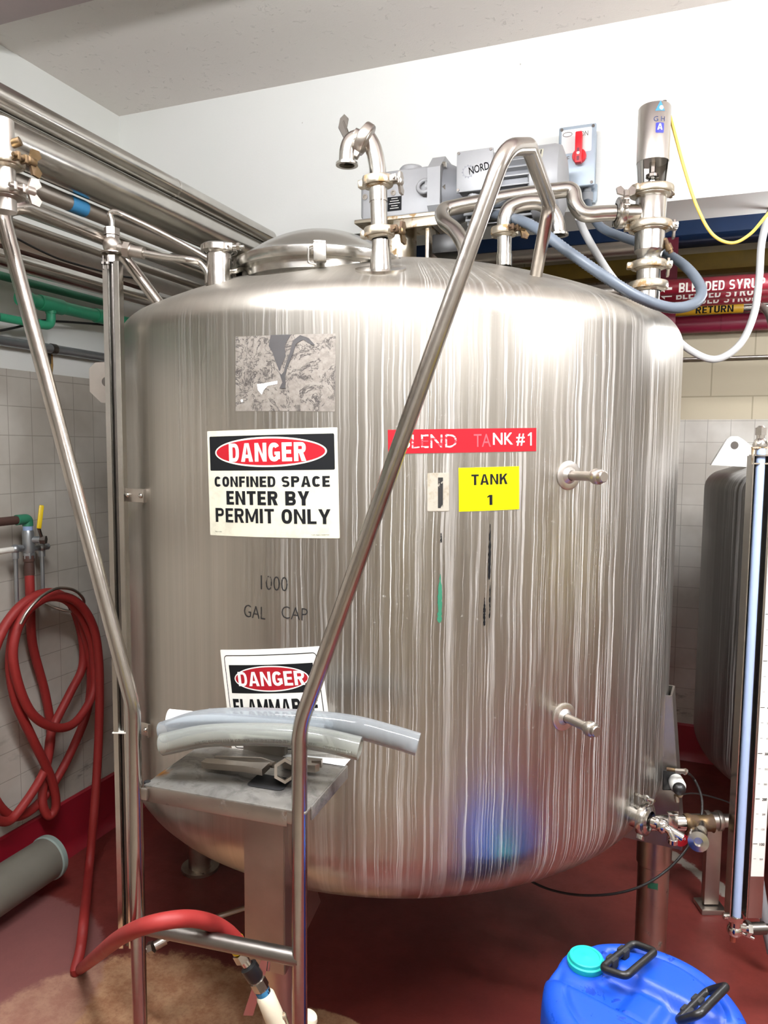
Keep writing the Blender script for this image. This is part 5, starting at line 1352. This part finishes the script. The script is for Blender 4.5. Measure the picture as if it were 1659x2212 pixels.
# spray gun hanging behind the rung
def ng(px, py): return fp(px, py, 1.56)
sn = thing('spray_nozzle', 'white spray nozzle with a black swivel on the end of the red hose', 'nozzle', ng(590, 2260))
part('hose_end', MB().cyl(ng(508, 2030), ng(519, 2052), 0.0185, 18), M['valve_yellow'], sn)
part('coupling', MB().hexnut(ng(517, 2058), ng(526, 2074), 0.017).cyl(ng(524, 2070), ng(536, 2086), 0.011, 16), 'steel', sn)
part('swivel', MB().lathe([(0.012, 0), (0.019, 0.004), (0.019, 0.034), (0.015, 0.040)], ng(535, 2084), ng(556, 2116) - ng(535, 2084), 24), 'black', sn)
part('connector', MB().hexnut(ng(556, 2118), ng(566, 2135), 0.018).cyl(ng(553, 2112), ng(572, 2146), 0.0145, 20), 'steel', sn)
part('blue_seal', MB().cyl(ng(566, 2138), ng(573, 2152), 0.016, 20), 'tape_blue', sn)
ax_ = (ng(601, 2212) - ng(574, 2148))
part('handle', MB().lathe([(0, 0), (0.017, 0), (0.0205, 0.006), (0.0215, 0.05), (0.022, 0.12), (0.026, 0.15), (0, 0.155)], ng(571, 2146), ax_, 24), 'cream_rubber', sn)
part('lever', MB().tube([ng(579, 2096), ng(583, 2060), ng(592, 2040)], 0.004, 8).prism([(-0.009, 0), (0.009, 0), (0.011, 0.17), (-0.011, 0.17)], ng(582, 2045), R0, (ng(526, 2225) - ng(582, 2045)).normalized(), 0.003), 'steel_bright', sn)
part('trigger_pin', MB().cyl(ng(612, 2196), ng(618, 2212), 0.007, 12).sphere(ng(611, 2195), 0.009), 'steel_rust', sn)
rb_ = fp(669, 2196, 1.62)
m = MB(); m.lathe([(0, 0.0), (0.018, 0.002), (0.021, 0.012), (0.021, 0.05), (0.017, 0.058), (0, 0.06)], ng(648, 2240), ng(672, 2188) - ng(648, 2240), 28)
part('gun_head', m, 'cream_rubber', sn)
# grey sleeve along the foot of the left wall
k = ray(82, 1868); sx_ = XL + 0.135; t_ = sx_ / k.x; sz0 = 1.7 + k.z * t_
ry_ = (EYE + k * t_).y + 0.06
slv = thing('grey_duct', 'grey plastic duct lying along the foot of the left wall', 'pipe', (sx_, ry_, sz0 - 0.085))
part('barrel', MB().lathe([(0.074, 0), (0.080, 0), (0.080, 2.2), (0.074, 2.2)], (sx_, ry_, sz0), V((0, -1, 0)), 48), 'grey_plastic', slv)
part('rim', MB().lathe([(0.074, 0.0), (0.0835, -0.004), (0.085, 0.004), (0.085, 0.016), (0.080, 0.02)], (sx_, ry_, sz0), V((0, -1, 0)), 48), plain('pale_green_rim', '#8d9c96', 0.45), slv)
for yy in (ry_ - 0.5, ry_ - 1.5):
    part('saddle', MB().box((sx_ - 0.02, yy, (sz0 - 0.078) / 2), (0.12, 0.04, sz0 - 0.078), None, 0.004), 'dark_steel', slv)

# ================================================================== fittings low on the right of the tank
tgt = oncyl(1372, 1762); n_ = V((tgt.x - TC.x, tgt.y - TC.y, 0)).normalized()
sv_ = thing('sample_valve', 'small clamped sample valve at the lower right of the big tank', 'valve', tgt)
fa = tgt + n_ * 0.028
part('ferrule', MB().lathe([(0.03, -0.02), (0.03, 0.016), (0.036, 0.02), (0.036, 0.026), (0, 0.026)], tgt, n_, 32), 'steel', sv_)
sd = R0 * 0.6 + UP * 0.75
clamp(sv_, fa, n_, 0.026, sd, 'steel', wing='steel')
vb_ = fa + n_ * 0.012
k1 = (R0 * 0.75 - UP * 0.35 - F0 * 0.35).normalized()
part('valve_body', MB().cyl(vb_, vb_ + n_ * 0.035, 0.015, 20).sphere(vb_ + n_ * 0.035, 0.018).cyl(vb_ + n_ * 0.035 - k1 * 0.02, vb_ + n_ * 0.035 + k1 * 0.055, 0.0115, 18), 'chrome', sv_)
part('spout', MB().tube(fillet([vb_ + n_ * 0.035 - k1 * 0.01, vb_ + n_ * 0.07 - k1 * 0.015 - UP * 0.01, vb_ + n_ * 0.08 - k1 * 0.015 - UP * 0.03], 0.012), 0.008, 14).lathe([(0.008, 0), (0.012, 0.001), (0.012, 0.012), (0.005, 0.012)], vb_ + n_ * 0.08 - k1 * 0.015 - UP * 0.028, V((0, 0, -1)), 18), 'chrome', sv_)
h0 = fp(1404, 1772, 2.03); h1 = fp(1432, 1796, 1.99)
hd_ = (h1 - h0).normalized()
part('handle', MB().tube([vb_ + n_ * 0.035 + k1 * 0.04, h0, h1], [0.006, 0.0065, 0.009], 12).tube([h0 + UP * 0.012, h1 + UP * 0.016], 0.004, 10), 'steel', sv_)
# product line behind the leg
DL = 2.035
ol = thing('outlet_line', 'stainless outlet line with clamps behind the right leg of the big tank', 'pipe', (fp(1545, 1900, 2.62).x, fp(1545, 1900, 2.62).y, 0))
pa, pb_ = fp(1395, 1772, DL), fp(1478, 1783, DL)
pa.z = pb_.z = (pa.z + pb_.z) / 2
part('pipe', MB().cyl(pa, pb_, 0.022, 24), 'steel', ol)
part('bronze_section', MB().lathe([(0.024, 0), (0.027, 0.006), (0.027, 0.014), (0.0225, 0.02), (0.0225, 0.075), (0.026, 0.08)], pb_, (pb_ - pa), 24), 'bronze', ol)
pc = fp(1515, 1795, DL - 0.06)
part('end_valve', MB().cyl(pb_ + (pb_ - pa).normalized() * 0.05, pc, 0.015, 16).lathe([(0.015, -0.05), (0.022, -0.045), (0.022, -0.01), (0.027, -0.006), (0.027, 0.014), (0.012, 0.016), (0.010, 0.006), (0, 0.006)], fp(1508, 1815, DL - .1), (fp(1508, 1822, DL - .16) - fp(1504, 1800, DL - .08)), 24), 'steel', ol)
ba = fp(1452, 1782, DL - 0.03)
m = MB(); Rm = Matrix((R0, F0, UP)).transposed()
m.box(fp(1453, 1785, DL - 0.03), (0.028, 0.006, 0.088), Rm, 0.001); m.box(fp(1453, 1757, DL - 0.04), (0.028, 0.02, 0.004), Rm, 0.001)
cl_ = part('pipe_clip', m, 'steel_bright', ol)
for py_ in (1765, 1793, 1810): part('bolt', MB().cyl(fp(1454, py_, DL - .033), fp(1454, py_, DL - .042), 0.006, 12), 'dark_steel', cl_)
l1, l2 = fp(1470, 1772, 2.62), fp(1700, 1795, 2.62)
l2.z = l1.z
part('return_pipe', MB().cyl(l1, l2, 0.024, 24), 'steel_dull', ol)
q = fp(1540, 1782, 2.62); q.z = l1.z
m = MB(); m.lathe([(0.024, -0.032), (0.034, -0.03), (0.036, -0.024), (0.036, -0.014), (0.03, -0.012), (0.03, 0.012), (0.036, 0.014), (0.036, 0.024), (0.034, 0.03), (0.024, 0.032)], q, (l2 - l1), 32)
part('union_clamp', m, 'steel_dull', ol)
q = fp(1538, 1845, 2.62)
m = MB(); m.box((q.x, q.y, l1.z / 2), (0.055, 0.03, l1.z - 0.05), Rm, 0.003); m.box((q.x, q.y, 0.01), (0.09, 0.08, 0.02), Rm, 0.003)
part('stand', m, 'steel_dull', ol)
rt_ = place_plane(ell_bm(0.019, 0.019, 32), fp(1472, 1815, DL - 0.045), R0, UP)
rtg = solo('red_tag', MB().join(rt_), 'red_print', 'round red tag hanging below the outlet line clip', 'tag', flat=True)
part('lettering', place_plane(text_bm('1-AI-S', 0.024, 0.007), fp(1472, 1812, DL - 0.0465), R0, UP), 'white_print', rtg, flat=True)
# level sensor on the gusset of the right leg
ss = fp(1462, 1692, 2.075)
se = thing('level_sensor', 'white and black sensor head with a cable loop beside the right leg', 'sensor', ss - UP * 0.03)
ad = (fp(1466, 1701, 1.985) - fp(1456, 1678, 2.055)).normalized()
part('mount_plate', MB().box(ss + F0 * 0.02 - R0 * 0.008, (0.05, 0.006, 0.06), Rm, 0.002), 'black', se)
part('body', MB().lathe([(0, -0.03), (0.017, -0.03), (0.021, -0.02), (0.022, 0.02), (0.017, 0.028), (0, 0.03)], ss, ad, 28), 'white_plastic', se)
part('ball_cap', MB().sphere(ss + ad * 0.038, 0.018, (1, 1, 1), 24, 14), 'black', se)
part('plug', MB().cyl(fp(1460, 1665, 2.055), fp(1481, 1666, 2.04), 0.0075, 14).cyl(fp(1478, 1665.5, 2.04), fp(1482, 1668, 2.04), 0.009, 14), 'steel_dull', se)
part('connector', MB().cyl(fp(1440, 1661, 2.065), fp(1461, 1664, 2.055), 0.0055, 12), 'bronze', se)
part('lower_fitting', MB().cyl(ss - UP * 0.035, ss - UP * 0.055 + R0 * 0.004, 0.007, 12).sphere(fp(1468, 1717, 2.06), 0.009), 'steel_rust', se)
ca_ = [fp(x_, y_, d_) for x_, y_, d_ in ((1480, 1666, 2.04), (1497, 1680, 2.14), (1512, 1710, 2.10), (1517, 1745, 2.06), (1508, 1790, 2.02), (1480, 1838, 1.98), (1440, 1880, 1.96), (1390, 1912, 1.96), (1330, 1930, 1.98), (1260, 1934, 2.02), (1200, 1925, 2.08), (1150, 1905, 2.14), (1100, 1870, 2.2))]
solo('sensor_cable', MB().tube(spline(ca_, 10), 0.0036, 10), 'cable_black', 'black cable looping from the sensor down under the big tank', 'cable')
cb_ = [fp(x_, y_, d_) for x_, y_, d_ in ((1470, 1717, 2.06), (1500, 1714, 2.2), (1540, 1722, 2.45), (1580, 1736, 2.55), (1640, 1765, 2.6))]
solo('sensor_cable', MB().tube(spline(cb_, 8), 0.0025, 8), 'cable_black', 'thin dark cable running right from the sensor to the second tank', 'cable')
# tape and clip on the right leg
lb0 = TC + V((math.cos(-0.075), math.sin(-0.075), 0)) * 0.88
LEG_R = [o for o in tank.children if o.name.startswith('leg')][1]
def onleg(b, px, py, R=0.0468):
    p = oncyl(px, py, lb0, R); th = math.atan2(p.y - lb0.y, p.x - lb0.x); slice_u(b, 0.004)
    for v in b.verts:
        an = th + v.co.x / R; v.co = V((lb0.x + (R + v.co.z) * math.cos(an), lb0.y + (R + v.co.z) * math.sin(an), p.z + v.co.y))
    return b
part('green_tape', onleg(rect_bm(0.030, 0.022, 0.0005), 1410, 1915), 'green_paint', LEG_R, 'scrap of green tape', flat=True)
part('clip_plate', onleg(shift(rect_bm(0.026, 0.036, 0.003), 0, 0, 0.003), 1409, 1932), 'steel_dull', LEG_R, flat=True)

# ================================================================== second tank behind, with its own sight gauge
T2 = V((0.83, 3.30, 0)); R2 = 0.70
t2 = thing('second_tank', 'smaller dull stainless tank with white drip marks at the right edge', 'tank', T2)
zt, zb = 1.545, 0.56
pr = [(0, 0.36)] + [((R2 - 0.16) * k / 6, 0.36 + 0.06 * (k / 6) ** 2) for k in range(1, 7)] + [(R2 - 0.16 + 0.16 * math.sin(k * PI / 20), zb - 0.14 * math.cos(k * PI / 20)) for k in range(1, 11)]
pr += [(R2, zb + (zt - zb) * k / 5) for k in range(1, 6)] + [(R2 - 0.075 + 0.075 * math.cos(k * PI / 2 / 8 * 0.85), zt + 0.075 * math.sin(k * PI / 2 / 8 * .85)) for k in range(1, 9)]
r_, z_ = pr[-1]
pr += [(r_ * (1 - k / 8), z_ + 0.12 * (1 - (1 - k / 8) ** 2)) for k in range(1, 9)]
part('shell', MB().lathe(pr, T2, segs=120), 'tank_dark', t2, angle=60)
for an in (-PI / 2 - 0.5, PI / 2 + 0.6, PI / 2 - 0.9, -PI / 2 + 0.9):
    b_ = T2 + V((math.cos(an), math.sin(an), 0)) * 0.55
    part('leg', MB().cyl(b_, b_ + UP * 0.5, 0.04, 24), 'steel_dull', t2)
lp0 = fp(1585, 962, 2.82)
m = MB(); m.prism([(-0.085, -0.075), (-0.03, 0.022), (-0.012, 0.034), (0.012, 0.034), (0.03, 0.024), (0.115, -0.04), (0.13, -0.085)], lp0, R0, UP, 0.012)
part('lifting_lug', m, 'white_plastic', t2, 'pale lifting lug')
part('lug_hole', MB().cyl(lp0 - F0 * 0.0066, lp0 + F0 * 0.0066, 0.015, 24), 'dark_steel', t2)

DR = 1.98
r0_ = fp(1619, 1400, DR); RG = V((r0_.x, r0_.y, 0))
def rz(py): return vpt(r0_, py).z
rg = thing('sight_gauge', 'sight gauge with a white numbered scale at the far right edge', 'gauge', RG + UP * rz(2030))
zt2, zb2 = rz(985), rz(1975)
m = MB(); W2, D2, T_ = 0.046, 0.034, 0.003
for sgn in (-1, 1): m.box(RG + R0 * sgn * W2 / 2 + UP * (zt2 + zb2) / 2, (T_, D2, zt2 - zb2), Rm)
m.box(RG + F0 * D2 / 2 + UP * (zt2 + zb2) / 2, (W2, T_, zt2 - zb2), Rm)
part('channel', m, 'steel', rg)
part('sight_tube', MB().cyl(RG + UP * zb2 - F0 * 0.006, RG + UP * (zt2 + 0.02) - F0 * 0.006, 0.0115, 20), plain('bluish_sight_tube', '#a9bcdf', 0.12, var=0.02), rg)
sc0 = RG + R0 * (W2 / 2 + 0.0225) - F0 * 0.016
sp2 = part('scale_plate', MB().box(sc0 + UP * (zt2 + zb2) / 2, (0.040, 0.003, zt2 - zb2), Rm, 0.0008), 'steel_dull', rg)
zs = rz(1885)
part('scale_strip', place_plane(rect_bm(0.036, zt2 - zs, 0.0006), sc0 - F0 * 0.0022 + UP * (zt2 + zs) / 2, R0, UP), 'white_plastic', rg, 'white numbered scale strip', flat=True)
tk = []; tx = []
for i in range(24):
    zz = zs + 0.052 + i * 0.043
    if zz > zt2 - 0.02: break
    big = i % 3 == 1
    tk.append(shift(rect_bm(0.012 if big else 0.007, 0.0016 if big else 0.0009), -0.011 + (0 if big else 0.001), zz))
    tx.append(shift(text_bm(str(100 + 100 * (i // 3)) if big else str(50 * (i + 1)), 0.013 if big else 0.009, 0.008 if big else 0.0055, 0.02 if big else 0), 0.008, zz - 0.0015))
part('scale_marks', place_plane(merge(*tk, *tx), sc0 - F0 * 0.0030, R0, UP), 'black_print', rg, flat=True)
m = MB(); m.lathe([(0.026, 0), (0.026, 0.003), (0.012, 0.005), (0.012, 0.016), (0.016, 0.018), (0.019, 0.03), (0.014, 0.042), (0.010, 0.046), (0.010, 0.075), (0.006, 0.08)], RG + UP * zt2, UP, 24)
m.hexnut(RG + UP * (zt2 + 0.055), RG + UP * (zt2 + 0.075), 0.015)
part('top_fitting', m, 'steel_bright', rg)
m = MB()
for sgn in (-1, 1): m.box(RG + R0 * sgn * 0.024 - F0 * 0.01 + UP * (zt2 + 0.0), (0.004, 0.008, 0.045), Rm, 0.001)
m.box(RG - F0 * 0.012 + UP * (zt2 - 0.02), (0.055, 0.008, 0.004), Rm).box(RG - F0 * 0.012 + UP * (zt2 + 0.022), (0.055, 0.008, 0.004), Rm)
part('clamp', m, 'steel_rust', rg)
q = RG + UP * rz(2000)
m = MB(); m.cyl(q + UP * 0.035, q - UP * 0.02, 0.016, 20).hexnut(q + UP * 0.016, q + UP * 0.032, 0.021).sphere(q - UP * 0.012, 0.021).cyl(q, q + R0 * 0.045 - UP * 0.008, 0.013, 18).hexnut(q + R0 * 0.03 - UP * 0.006, q + R0 * 0.042 - UP * 0.008, 0.021).cyl(q - R0 * 0.035 + UP * 0.03, q + UP * 0.026, 0.004, 10).cyl(q - R0 * 0.034 + UP * 0.029, q - R0 * 0.024 + UP * 0.029, 0.009, 14)
m.tube([q - UP * 0.02 + R0 * 0.02, q - UP * 0.03 + R0 * 0.05 - F0 * 0.01], 0.005, 10)
part('bottom_valve', m, 'chrome', rg)
part('copper_drain', MB().cyl(q - UP * 0.02 - R0 * 0.004, q - UP * 0.045 - R0 * 0.004, 0.008, 14), plain('copper', '#c98772', 0.3, 0.9), rg)
part('hose_tail', MB().cyl(q + R0 * 0.045 - UP * 0.008, q + R0 * 0.085 - UP * 0.006, 0.0165, 18).cyl(q + R0 * 0.08 - UP * 0.006, q + R0 * 0.3 + UP * 0.002, 0.011, 16), 'dark_steel', rg)
# cane-like grey tube leaning below the second tank
gl = [fp(1636, 1880, 2.3), fp(1648, 1960, 2.28), fp(1668, 2060, 2.26)]
solo('grey_tube', MB().tube(spline(gl, 6), 0.016, 16), 'grey_pipe', 'grey tube slanting down behind the numbered sight gauge', 'tube')

# ================================================================== pipes in the low opening behind the tank
def xpipe(name, label, mat, px, py, y, dia, x0, x1=XR - 0.1, group='pipes in the opening behind the tank', cat='pipe'):
    z = ony(px, py, y).z
    return solo(name, MB().cyl((x0, y, z), (x1, y, z), dia / 2, 28), mat, label, cat, group, origin=((x0 + x1) / 2, y, z)), z
def left_x(px, py, y): return ony(px, py, y).x
syr = [(1560, 614, 3.62, 'nearest'), (1560, 630, 3.82, 'middle'), (1560, 643, 4.00, 'farthest')]
for (px, py, y, wd), (ta, tb_) in zip(syr, ((1467, 1651), (1461, 1641), (1459, 1636))):
    D_ = 0.068
    o, z = xpipe('syrup_pipe', wd + ' of the three pipes with red BLENDED SYRUP labels', 'steel_dull', px, py, y, D_, -0.9)
    xl0, xl1 = left_x(1415, py, y), left_x(1664, py, y)
    s_ = part('pipe_label', MB().lathe([(D_ / 2 + 0.0003, 0), (D_ / 2 + 0.0008, 0.001), (D_ / 2 + 0.0008, xl1 - xl0 - 0.001), (D_ / 2 + 0.0003, xl1 - xl0)], (xl0, y, z), V((1, 0, 0)), 32), 'label_red', o, 'red pipe label')
    ia, ib = left_x(ta, py, y), left_x(tb_, py, y)
    tb2 = text_bm('BLENDED SYRUP', ib - ia, 0.043, 0.045)
    wrap_pipe(tb2, ((ia + ib) / 2, y, z), (1, 0, 0), V((0, -1, -0.32)), D_ / 2 + 0.0013)
    part('lettering', tb2, 'white_print', s_, flat=True)
    xa = left_x(1443, py, y)
    ar = merge(shift(rect_bm(0.036, 0.011), 0, 0), shift(poly_bm([(-0.012, -0.017), (-0.030, 0.0), (-0.012, 0.017)]), 0, 0))
    wrap_pipe(ar, (xa, y, z), (1, 0, 0), V((0, -1, -0.32)), D_ / 2 + 0.0013)
    part('arrow', ar, 'white_print', s_, flat=True)
o, z = xpipe('return_pipe', 'pipe with a yellow RETURN label under the syrup pipes', 'steel', 1560, 666, 4.14, 0.052, -0.9)
xl0, xl1 = left_x(1420, 662, 4.14), left_x(1606, 660, 4.14)
s_ = part('pipe_label', MB().lathe([(0.0263, 0), (0.0268, 0.001), (0.0268, xl1 - xl0 - 0.001), (0.0263, xl1 - xl0)], (xl0, 4.14, z), V((1, 0, 0)), 32), plain('yellow_pipe_label', '#d9a927', 0.45), o, 'yellow pipe label')
ia, ib = left_x(1503, 662, 4.14), left_x(1584, 661, 4.14)
part('lettering', wrap_pipe(text_bm('RETURN', ib - ia, 0.036, 0.045), ((ia + ib) / 2, 4.14, z), (1, 0, 0), V((0, -1, -0.3)), 0.0273), 'black_print', s_, flat=True)
o, z = xpipe('maroon_pipe', 'thick maroon painted pipe below the RETURN pipe on the far wall', 'maroon_paint', 1560, 698, 4.18, 0.088, -0.5)
q = ony(1568, 690, 4.18)
part('hanger', MB().lathe([(0.044, -0.022), (0.0465, -0.022), (0.0465, 0.022), (0.044, 0.022)], (q.x, 4.18, z), V((1, 0, 0)), 28).box((q.x, 4.235, z + 0.06), (0.04, 0.012, 0.16)), 'maroon_paint', o)
xpipe('thin_rail', 'thin steel rail along the far wall above the tiles', 'steel_dull', 1560, 773, 4.26, 0.016, -0.5)
xpipe('steel_pipe', 'stainless pipe behind the motor under the upper wall', 'steel_dull', 1300, 541, 3.50, 0.062, XL, x1=left_x(1430, 530, 3.5))
fl2 = [fp(1640, 660, 3.2), fp(1652, 668, 3.15), fp(1664, 690, 3.1), fp(1672, 740, 3.1)]
solo('bent_tube', MB().tube(spline(fl2, 6), 0.014, 14), 'steel_dull', 'short bent steel tube at the right edge below the syrup pipes', 'tube')

# ================================================================== blue drum in the foreground
DC = onz(1390, 2163, 0.595); DC = V((DC.x, DC.y, 0)); RD = 0.198; HD = 0.60
dr = thing('blue_drum', 'blue plastic drum with a teal cap standing in the right foreground', 'drum', DC)
capc = onz(1266, 2062, 0.60); cd_ = V((capc.x - DC.x, capc.y - DC.y, 0))
h1c = onz(1349, 2082, 0.60); h2c = onz(1524, 2168, 0.60)
hax = (V((h2c.x - h1c.x, h2c.y - h1c.y, 0))).normalized(); hay = V((-hax.y, hax.x, 0))
def dtop(x, y):
    r = math.hypot(x, y); z = HD - 0.004 * (r / RD) ** 2
    e = max(0.0, (r - (RD - 0.045)) / 0.045); z -= 0.032 * (1 - math.sqrt(max(0, 1 - min(1, e) ** 2)))
    u = x * hax.x + y * hax.y; v = x * hay.x + y * hay.y
    sm = lambda a, b, t: (lambda q: q * q * (3 - 2 * q))(min(1, max(0, (t - a) / (b - a))))
    z -= 0.030 * (1 - sm(0.036, 0.066, abs(v))) * (1 - sm(RD * 0.88, RD * 1.0, r) * 0.6)
    z += 0.012 * (1 - sm(0.02, 0.045, abs(abs(u) - 0.0))) * (1 - sm(0.03, 0.05, abs(v)))
    z -= 0.006 * math.exp(-((r - (RD - 0.045)) / 0.006) ** 2) * sm(0.05, 0.08, abs(v))
    dc = math.hypot(x - cd_.x, y - cd_.y)
    mk = sm(0.046, 0.066, dc)
    z = z * mk + (HD - 0.024) * (1 - mk)
    return z
b = bmesh.new(); SEG = 96; NR = 44; rings = [[b.verts.new(DC + V((0, 0, dtop(0, 0))))]]
for i in range(1, NR + 1):
    r = RD * (1 - (1 - i / NR) ** 1.4)
    rings.append([b.verts.new(DC + V((r * math.cos(2 * PI * k / SEG), r * math.sin(2 * PI * k / SEG), dtop(r * math.cos(2 * PI * k / SEG), r * math.sin(2 * PI * k / SEG))))) for k in range(SEG)])
for r_, z_ in ((RD + 0.002, HD - 0.06), (RD + 0.003, HD - 0.10), (RD - 0.003, HD - 0.13), (RD + 0.003, HD - 0.16), (RD + 0.002, 0.16), (RD - 0.003, 0.13), (RD + 0.002, 0.10), (RD, 0.03), (RD - 0.025, 0.002)):
    rings.append([b.verts.new(DC + V((r_ * math.cos(2 * PI * k / SEG), r_ * math.sin(2 * PI * k / SEG), z_))) for k in range(SEG)])
for k in range(SEG):
    j = (k + 1) % SEG; b.faces.new((rings[0][0], rings[1][k], rings[1][j]))
for p, q in zip(rings[1:], rings[2:]):
    for k in range(SEG):
        j = (k + 1) % SEG; b.faces.new((p[k], q[k], q[j], p[j]))
b.faces.new(rings[-1])
dn = NT('blue_drum_wet_plastic'); oo = dn.tc.outputs['Object']
wet = dn.math('MULTIPLY', dn.ramp(dn.noise(oo, 34, 5, 0.65, 0.4), 0.60, 0.63), dn.ramp(dn.noise(oo, 9, 2), 0.48, 0.56))
topm = dn.math('GREATER_THAN', dn.n('SeparateXYZ', {0: oo}).outputs[2], 0.55)
wet = dn.math('MULTIPLY', wet, topm)
colr = dn.mix(wet, hx('#1148b6'), hx('#0b389e'))
fine_ = dn.noise(oo, 220, 2)
dm = dn.done(dn.pbsdf(colr, dn.math('MULTIPLY_ADD', wet, -0.32, 0.40), 0.0, dn.bump(dn.math('ADD', fine_, dn.math('MULTIPLY', wet, 2.0)), 0.08, 0.002)))
part('body', b, dm, dr, angle=50)
cz = dtop(cd_.x, cd_.y)
co_ = DC + cd_
m = MB(); m.lathe([(0.037, cz - 0.005), (0.040, cz + 0.006), (0.040, cz + 0.012), (0.0365, cz + 0.014), (0.0360, cz + 0.020), (0.034, cz + 0.022), (0.029, cz + 0.022), (0.028, cz + 0.020), (0.006, cz + 0.020), (0.004, cz + 0.021), (0, cz + 0.021)], co_, UP, 48)
part('cap', m, 'teal_plastic', dr, 'teal screw cap')
def dhandle(c, tilt, L=0.125, Wd=0.056):
    base = V((c.x, c.y, 0)); la_ = hay * 1.0
    la_ = V((math.cos(hang), math.sin(hang), 0)); lb2 = V((-la_.y, la_.x, 0))
    zc = dtop(c.x - DC.x, c.y - DC.y) + 0.012
    o = base + UP * zc
    up2 = (UP * math.sin(tilt) - lb2 * math.cos(tilt)).normalized()
    pts = [o - la_ * L / 2, o + la_ * L / 2, o + la_ * (L / 2 - 0.004) + up2 * Wd, o - la_ * (L / 2 - 0.004) + up2 * Wd]
    loop = fillet([(pts[0] + pts[1]) / 2, pts[1], pts[2], pts[3], pts[0], (pts[0] + pts[1]) / 2], 0.014)
    h = part('handle', MB().tube(loop, 0.0078, 14), 'black', dr, 'black swing handle')
    m = MB(); Rm2 = Matrix((la_, lb2, UP)).transposed()
    for s2_ in (-1, 1): m.box(o + la_ * s2_ * 0.022 - UP * 0.004, (0.022, 0.022, 0.022), Rm2, 0.004)
    part('hinge_clip', m, 'black_matte', h)
hang = math.atan2((onz(1365, 2048, .6) - onz(1304, 2097, .6)).y, (onz(1365, 2048, .6) - onz(1304, 2097, .6)).x)
dhandle(onz(1334, 2074, 0.60), 0.22)
dhandle(onz(1496, 2170, 0.60), 0.75)
